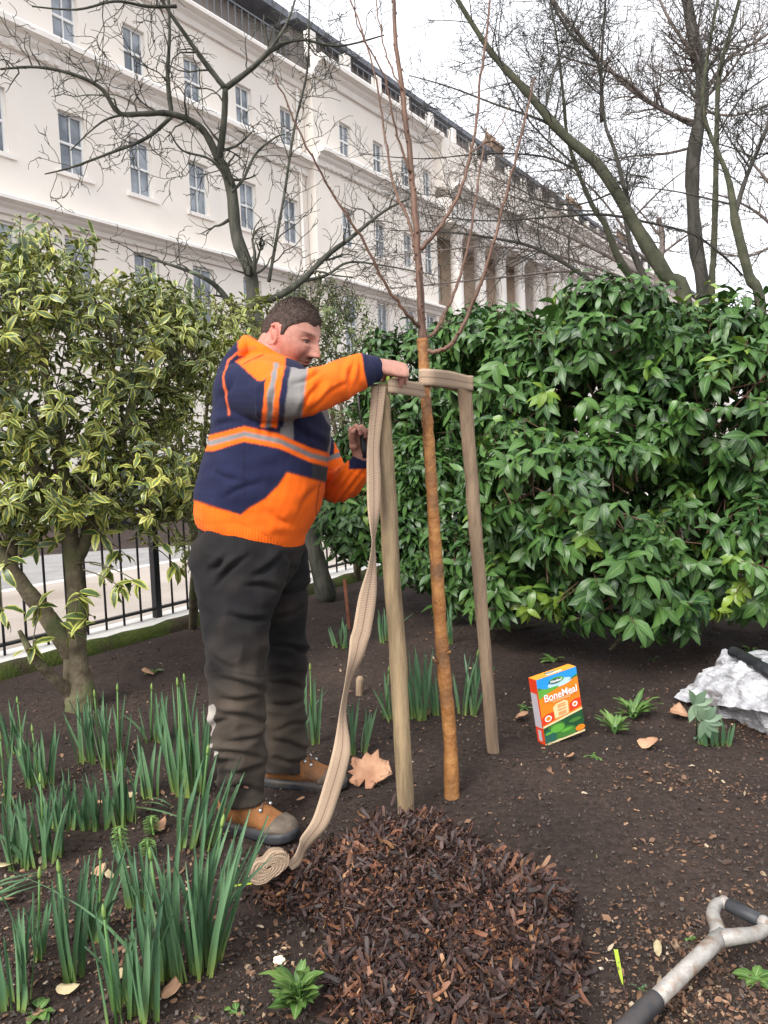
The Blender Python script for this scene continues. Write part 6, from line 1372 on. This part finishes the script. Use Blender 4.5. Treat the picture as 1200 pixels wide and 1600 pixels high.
# shoulder yoke + hood
def inpoly(x, y, poly):
    c = np.zeros(len(x), bool); n = len(poly)
    for i in range(n):
        x1, y1 = poly[i]; x2, y2 = poly[(i + 1) % n]
        if y1 == y2: continue
        t = ((y1 > y) != (y2 > y)) & (x < (x2 - x1) * (y - y1) / (y2 - y1) + x1); c ^= t
    return c
yoke = inpoly(px, py, [(368, 564), (384, 556), (400, 546), (425, 540), (450, 552), (470, 560), (470, 572), (438, 576), (424, 584), (412, 596), (403, 595), (388, 582)]); setc(yoke & (px < 446), OR)
dh = np.min(np.linalg.norm(V[:, None, :] - HRG[None], axis=2), axis=1) if len(V) < 1 else np.minimum.reduce([np.linalg.norm(V - h, axis=1) for h in HRG]); setc((dh < .036) & (py < 590), OR); setc(nr & (py < 556) & (px < 400) & (px > 372) & (py < 556), OR)
setc(inpoly(px, py, [(379, 570), (398, 558), (411, 553), (412, 555), (399, 561), (380, 572)]), OR * .35)
pl = [(398, 543), (372, 550), (356, 562), (350, 590), (352, 620), (359, 648)]
dd = np.full(len(V), 99.)
for (x1, y1), (x2, y2) in zip(pl[:-1], pl[1:]):
    t = np.clip(((px - x1) * (x2 - x1) + (py - y1) * (y2 - y1)) / ((x2 - x1) ** 2 + (y2 - y1) ** 2), 0, 1); dd = np.minimum(dd, np.hypot(px - x1 - t * (x2 - x1), py - y1 - t * (y2 - y1)))
setc(nr & (dd < 1.7), PIP)
# right sleeve bands, slanted
xs = px + (py - 615) * .13
setc(isR, NV); setc(isR & yoke, OR); setc(isR & (py < 578) & (px < 446), OR)
for a, c, k in ((414, 421.5, OR), (421.5, 430, GR), (430, 439.5, OR), (439.5, 449, NV), (449, 476, GR), (476, 700, OR)): setc(isR & (xs >= a) & (xs < c), k)
setc(isR & (px + (py - 578) * -.22 > 566 + 3), NV)
# left sleeve
setc(isL, OR); setc(isL & (py < 733) & (px > 545), NV); setc(isL & (px < 522) & (py < 715), NV); ysl = 716 - (px - 515) * .35; setc(isL & (np.abs(py - ysl) < 4) & (px < 538), GR)
# zip placket, cuff and side seams
setc(nr & (np.abs(px - (470 + (py - 640) * .30)) < .9) & (py > 640) & (py < yk - th - 1) & (px < 505), NV * .4)
setc(nr & (np.abs(px - (381 + (py - 690) * .02)) < .8) & (py > 702) & (py < 776), NV * .45)
setc(nr & (np.abs(py - hemy - 1.5) < .9) & (px < 376), OR * .5)
setc(isR & (np.abs(px - 443 - (600 - py) * .10) < .8) & (py < 578), OR * .5)
# grime
ee = np.zeros(len(m2.edges) * 2, int); m2.edges.foreach_get('vertices', ee); ee = ee.reshape(-1, 2)
for _ in range(2):
    acc = np.zeros_like(cols); cnt = np.zeros(len(cols)); np.add.at(acc, ee[:, 0], cols[ee[:, 1]]); np.add.at(acc, ee[:, 1], cols[ee[:, 0]]); np.add.at(cnt, ee[:, 0], 1); np.add.at(cnt, ee[:, 1], 1); cols = cols * .4 + .6 * acc / np.maximum(cnt, 1)[:, None]
gr = np.clip(fold_noise(V, 14, 14, 14, 20) * 1.6 - .35, 0, .5)[:, None]; cols = cols * (1 - gr * .35)
gg = np.clip(1 - np.abs(fold_noise(V, 5, 5, 5, 33)) * 4, 0, 1)[:, None] * .0; 
hood_o = finish('hoodie', m2, V2, pmat('hoodie_fleece', rough=.92, bump=.35, bscale=420, var=.10, vs=14), man, cols)
del dT

# --- trousers
tr = MB(); loft(tr, legR, n=32); loft(tr, legL, n=32); loft(tr, [(397, 806, 2.69, 72, .14), (391, 828, 2.69, 78, .158), (389, 850, 2.69, 83, .170), (390, 868, 2.69, 87, .178), (398, 900, 2.70, 70, .15), (402, 925, 2.70, 40, .10)], n=36)
m2, V, Nv = fuse(tr, .0042, 4, .5); px, py = vproj(V); near = V[:, 1] < 2.69
n1 = fold_noise(V, 6, 6, 9, 2.); n2 = fold_noise(V @ np.array([[1, 0, .5], [0, 1, .2], [-.5, -.2, 1]]), 8, 8, 13, 6.); n3 = fold_noise(V @ np.array([[1, 0, -.4], [0, 1, 0], [.4, 0, 1]]), 13, 13, 22, 9.); n4 = fold_noise(V, 26, 26, 8, 4.)
ank = np.where(near, ss(1090, 1190, py), ss(1060, 1150, py)); knee = np.exp(-((py - 1030) / 50) ** 2); hip = np.exp(-((py - 885) / 50) ** 2)
disp = .007 * n1 + (.005 + .008 * ank + .005 * knee + .004 * hip) * (1 - 2.6 * np.abs(n2)) * .6 + (.003 + .004 * ank + .003 * knee) * n3 + .003 * n4
CR = [(339, 915, 386, 870), (330, 890, 352, 872), (385, 916, 430, 922), (360, 962, 420, 969), (345, 1062, 413, 1082), (350, 1092, 404, 1090), (350, 1116, 413, 1131), (356, 1160, 416, 1147), (332, 1174, 409, 1187), (350, 1211, 413, 1196), (343, 1231, 409, 1239), (322, 1010, 352, 1040), (330, 1140, 352, 1126), (400, 900, 440, 868), (330, 1200, 362, 1192)]
CL_ = [(434, 1142, 480, 1130), (425, 1102, 476, 1096), (428, 1158, 476, 1173), (430, 1185, 478, 1190), (424, 1068, 478, 1080), (440, 930, 486, 915), (432, 1010, 484, 1024), (436, 965, 470, 950)]
disp = disp + creases(px, py, CR, .013, 4.5) * near + creases(px, py, CL_, .012, 4.5) * (~near)
V2 = V + Nv * disp[:, None]
C0 = np.array([.0085, .0078, .0088]); C1 = np.array([.054, .042, .032]); dirt = np.clip(ss(960, 1130, py) * .75 + .45 * n1 + .2 * n3, 0, 1)[:, None]; cols = C0 * (1 - dirt) + C1 * dirt
mud = np.clip(n4 * 1.5 + n1 - .35, 0, 1)[:, None] * ss(900, 1100, py)[:, None]; cols = cols * (1 - .5 * mud) + np.array([.07, .052, .038]) * .5 * mud
seam = near & ((np.abs(py - (905 - (px - 330) * .55)) < 1.3) & (px > 325) & (px < 372)); cols[seam] *= .5; kn = np.abs(py - (1052 + 4 * np.sin(px * .05))) < 1.3; cols[kn] = cols[kn] * .6
cols[near & inpoly(px, py, [(327, 1103), (334, 1100), (339, 1104), (334, 1148), (329, 1152), (325, 1130)])] = (.30, .27, .24); cols[near & inpoly(px, py, [(325, 1163), (338, 1160), (338, 1166), (325, 1170)])] = (.28, .25, .22); cols[near & inpoly(px, py, [(325, 1178), (340, 1172), (342, 1178), (328, 1184)])] = (.4, .37, .33)
finish('trousers', m2, V2, pmat('work_trouser_cloth', rough=.85, bump=.4, bscale=350, var=.2, vs=12), man, cols)

# --- boots
M['boot'] = mat('tan_nubuck', (.19, .075, .024), (.32, .14, .05), scale=11, rough=.8, bump=.4, bscale=90, third=(.13, .07, .04), tscale=7); M['rub'] = mat('scuffed_rubber', (.075, .058, .045), (.16, .125, .095), scale=18, rough=.8, bump=.4); M['lace'] = mat('boot_lace', (.10, .06, .04), (.2, .13, .09), scale=60, rough=.8); M['hook'] = mat('metal_lace_hook', (.55, .55, .56), rough=.3, metal=.8)
def boot(heel, toe, d_, yawdeg, sc):
    """heel/toe: ground points at the sole"""
    a = np.array(heel); fwd = unit(np.array([toe[0] - heel[0], toe[1] - heel[1], 0])); L_ = np.linalg.norm(np.array(toe)[:2] - np.array(heel)[:2]); lat = np.array([-fwd[1], fwd[0], 0]); up_ = np.array([0, 0, 1.]); z0 = (heel[2] + toe[2]) / 2
    a = np.array([heel[0], heel[1], z0])
    st = [(-.02, .020, .085, .030), (.02, .020, .165, .040), (.12, .022, .185, .046), (.26, .022, .180, .047), (.38, .022, .150, .046), (.50, .022, .120, .046), (.62, .022, .094, .047), (.76, .022, .078, .050), (.88, .022, .068, .046), (.96, .022, .055, .034), (1.0, .022, .040, .018)]
    b = MB(); n = 20
    for t, zb, zt, hw in st:
        for j in range(n):
            an = 2 * math.pi * j / n; cz = (zb + zt) / 2; x = math.cos(an); y = math.sin(an); ww = hw * (1 - .18 * max(0, y)); b.v.append(tuple(a + fwd * t * L_ + lat * math.copysign(abs(x) ** .8, x) * ww + up_ * (cz + (zt - zb) / 2 * math.copysign(abs(y) ** .85, y))))
    for i in range(len(st) - 1):
        for j in range(n): j2 = (j + 1) % n; b.f.append((i * n + j, (i + 1) * n + j, (i + 1) * n + j2, i * n + j2)); b.m.append(0)
    b.f.append(tuple(range(n))); b.f.append(tuple((len(st) - 1) * n + j for j in range(n))[::-1]); b.m += [0, 0]
    bt = b.build('boot', M['boot'], man); md = bt.modifiers.new('s', 'SUBSURF'); md.levels = 1; md.render_levels = 2
    b = MB(); prof = [(-.025, .030), (.02, .038), (.2, .041), (.4, .040), (.6, .048), (.78, .054), (.9, .050), (.98, .036), (1.03, .014)]
    ring = [(t, w) for t, w in prof] + [(t, -w) for t, w in prof[::-1]]; k = len(ring)
    for z, g_ in ((0, .94), (.006, 1.0), (.020, 1.0), (.032, .97)):
        for t, w in ring: zz = z + (.012 * max(0, (t - .75) / .25) if z < .03 else .014 * max(0, (t - .7) / .3)) ; b.v.append(tuple(a + fwd * (t if g_ > .95 else t * .985) * L_ + lat * w * g_ + up_ * zz))
    for r in range(3):
        for j in range(k): j2 = (j + 1) % k; b.f.append((r * k + j, r * k + j2, (r + 1) * k + j2, (r + 1) * k + j)); b.m.append(0)
    b.f.append(tuple(range(k))[::-1]); b.f.append(tuple(3 * k + j for j in range(k))); b.m += [0, 0]
    s_ = b.build('sole', M['blackrub'], None); s_.parent = bt; s_.location = (0, 0, 0)
    b = MB()                                             # rubber toe cap
    for i, (t, zt, hw) in enumerate(((.70, .070, .0535), (.80, .078, .0540), (.90, .071, .0485), (.97, .058, .036), (1.012, .042, .018))):
        for j in range(n): an = 2 * math.pi * j / n; x = math.cos(an); y = math.sin(an); b.v.append(tuple(a + fwd * t * L_ + lat * math.copysign(abs(x) ** .8, x) * hw * (1 - .16 * max(0, y)) + up_ * (.022 + (zt - .022) * (.5 + .5 * math.copysign(abs(y) ** .85, y)) + (.003 if i else -.004))))
    for i in range(4):
        for j in range(n): j2 = (j + 1) % n; b.f.append((i * n + j, (i + 1) * n + j, (i + 1) * n + j2, i * n + j2)); b.m.append(0)
    b.f.append(tuple(4 * n + j for j in range(n))[::-1]); b.m.append(0)
    c_ = b.build('toe_cap', M['rub'], None); c_.parent = bt; c_.location = (0, 0, 0)
    b = MB(); hk = MB(); prev = {}
    for k_, (t, z) in enumerate(((.30, .165), (.375, .146), (.45, .128), (.525, .113), (.60, .101))):
        for s in (-1, 1):
            c = a + fwd * t * L_ + lat * s * .024 + up_ * (z - .004); hk.ball(c + lat * s * .004, .0070, 8)
            if -s in prev: b.tube([prev[-s], (prev[-s] + c) / 2 + up_ * .006, c], .0034, 5)
        prev = {s: a + fwd * t * L_ + lat * s * .024 + up_ * (z - .002) for s in (-1, 1)}
    q = b.build('lace', M['lace'], None); q.parent = bt; q.location = (0, 0, 0); q = hk.build('lace_hooks', M['hook'], None); q['kind'] = 'stuff'; q.parent = bt; q.location = (0, 0, 0)
boot(h1, t1, 0, 0, 1)
boot(h2, t2, 0, 0, 1)
# tool in the left hand
tl_ = empty('hand_tool', tl0, 'slim dark hand tool held upright in the left hand behind the stake', 'tool')
a_ = P(569, 702, 2.625); c_ = P(559, 618, 2.63); u_ = unit(c_ - a_); b = MB(); b.tube([a_ - u_ * .03, a_, a_ + u_ * .06, a_ + u_ * .075], [.008, .0105, .0105, .008], 10); b.build('handle', M['black_iron'], tl_)
b = MB(); b.tube([a_ + u_ * .07, a_ + u_ * .13, c_ - u_ * .01, c_], [.0055, .0055, .007, .004], 8, rb=[.003, .003, .0045, .002]); b.build('shank', mat('dull_steel', (.09, .08, .075), rough=.5, metal=.6), tl_)
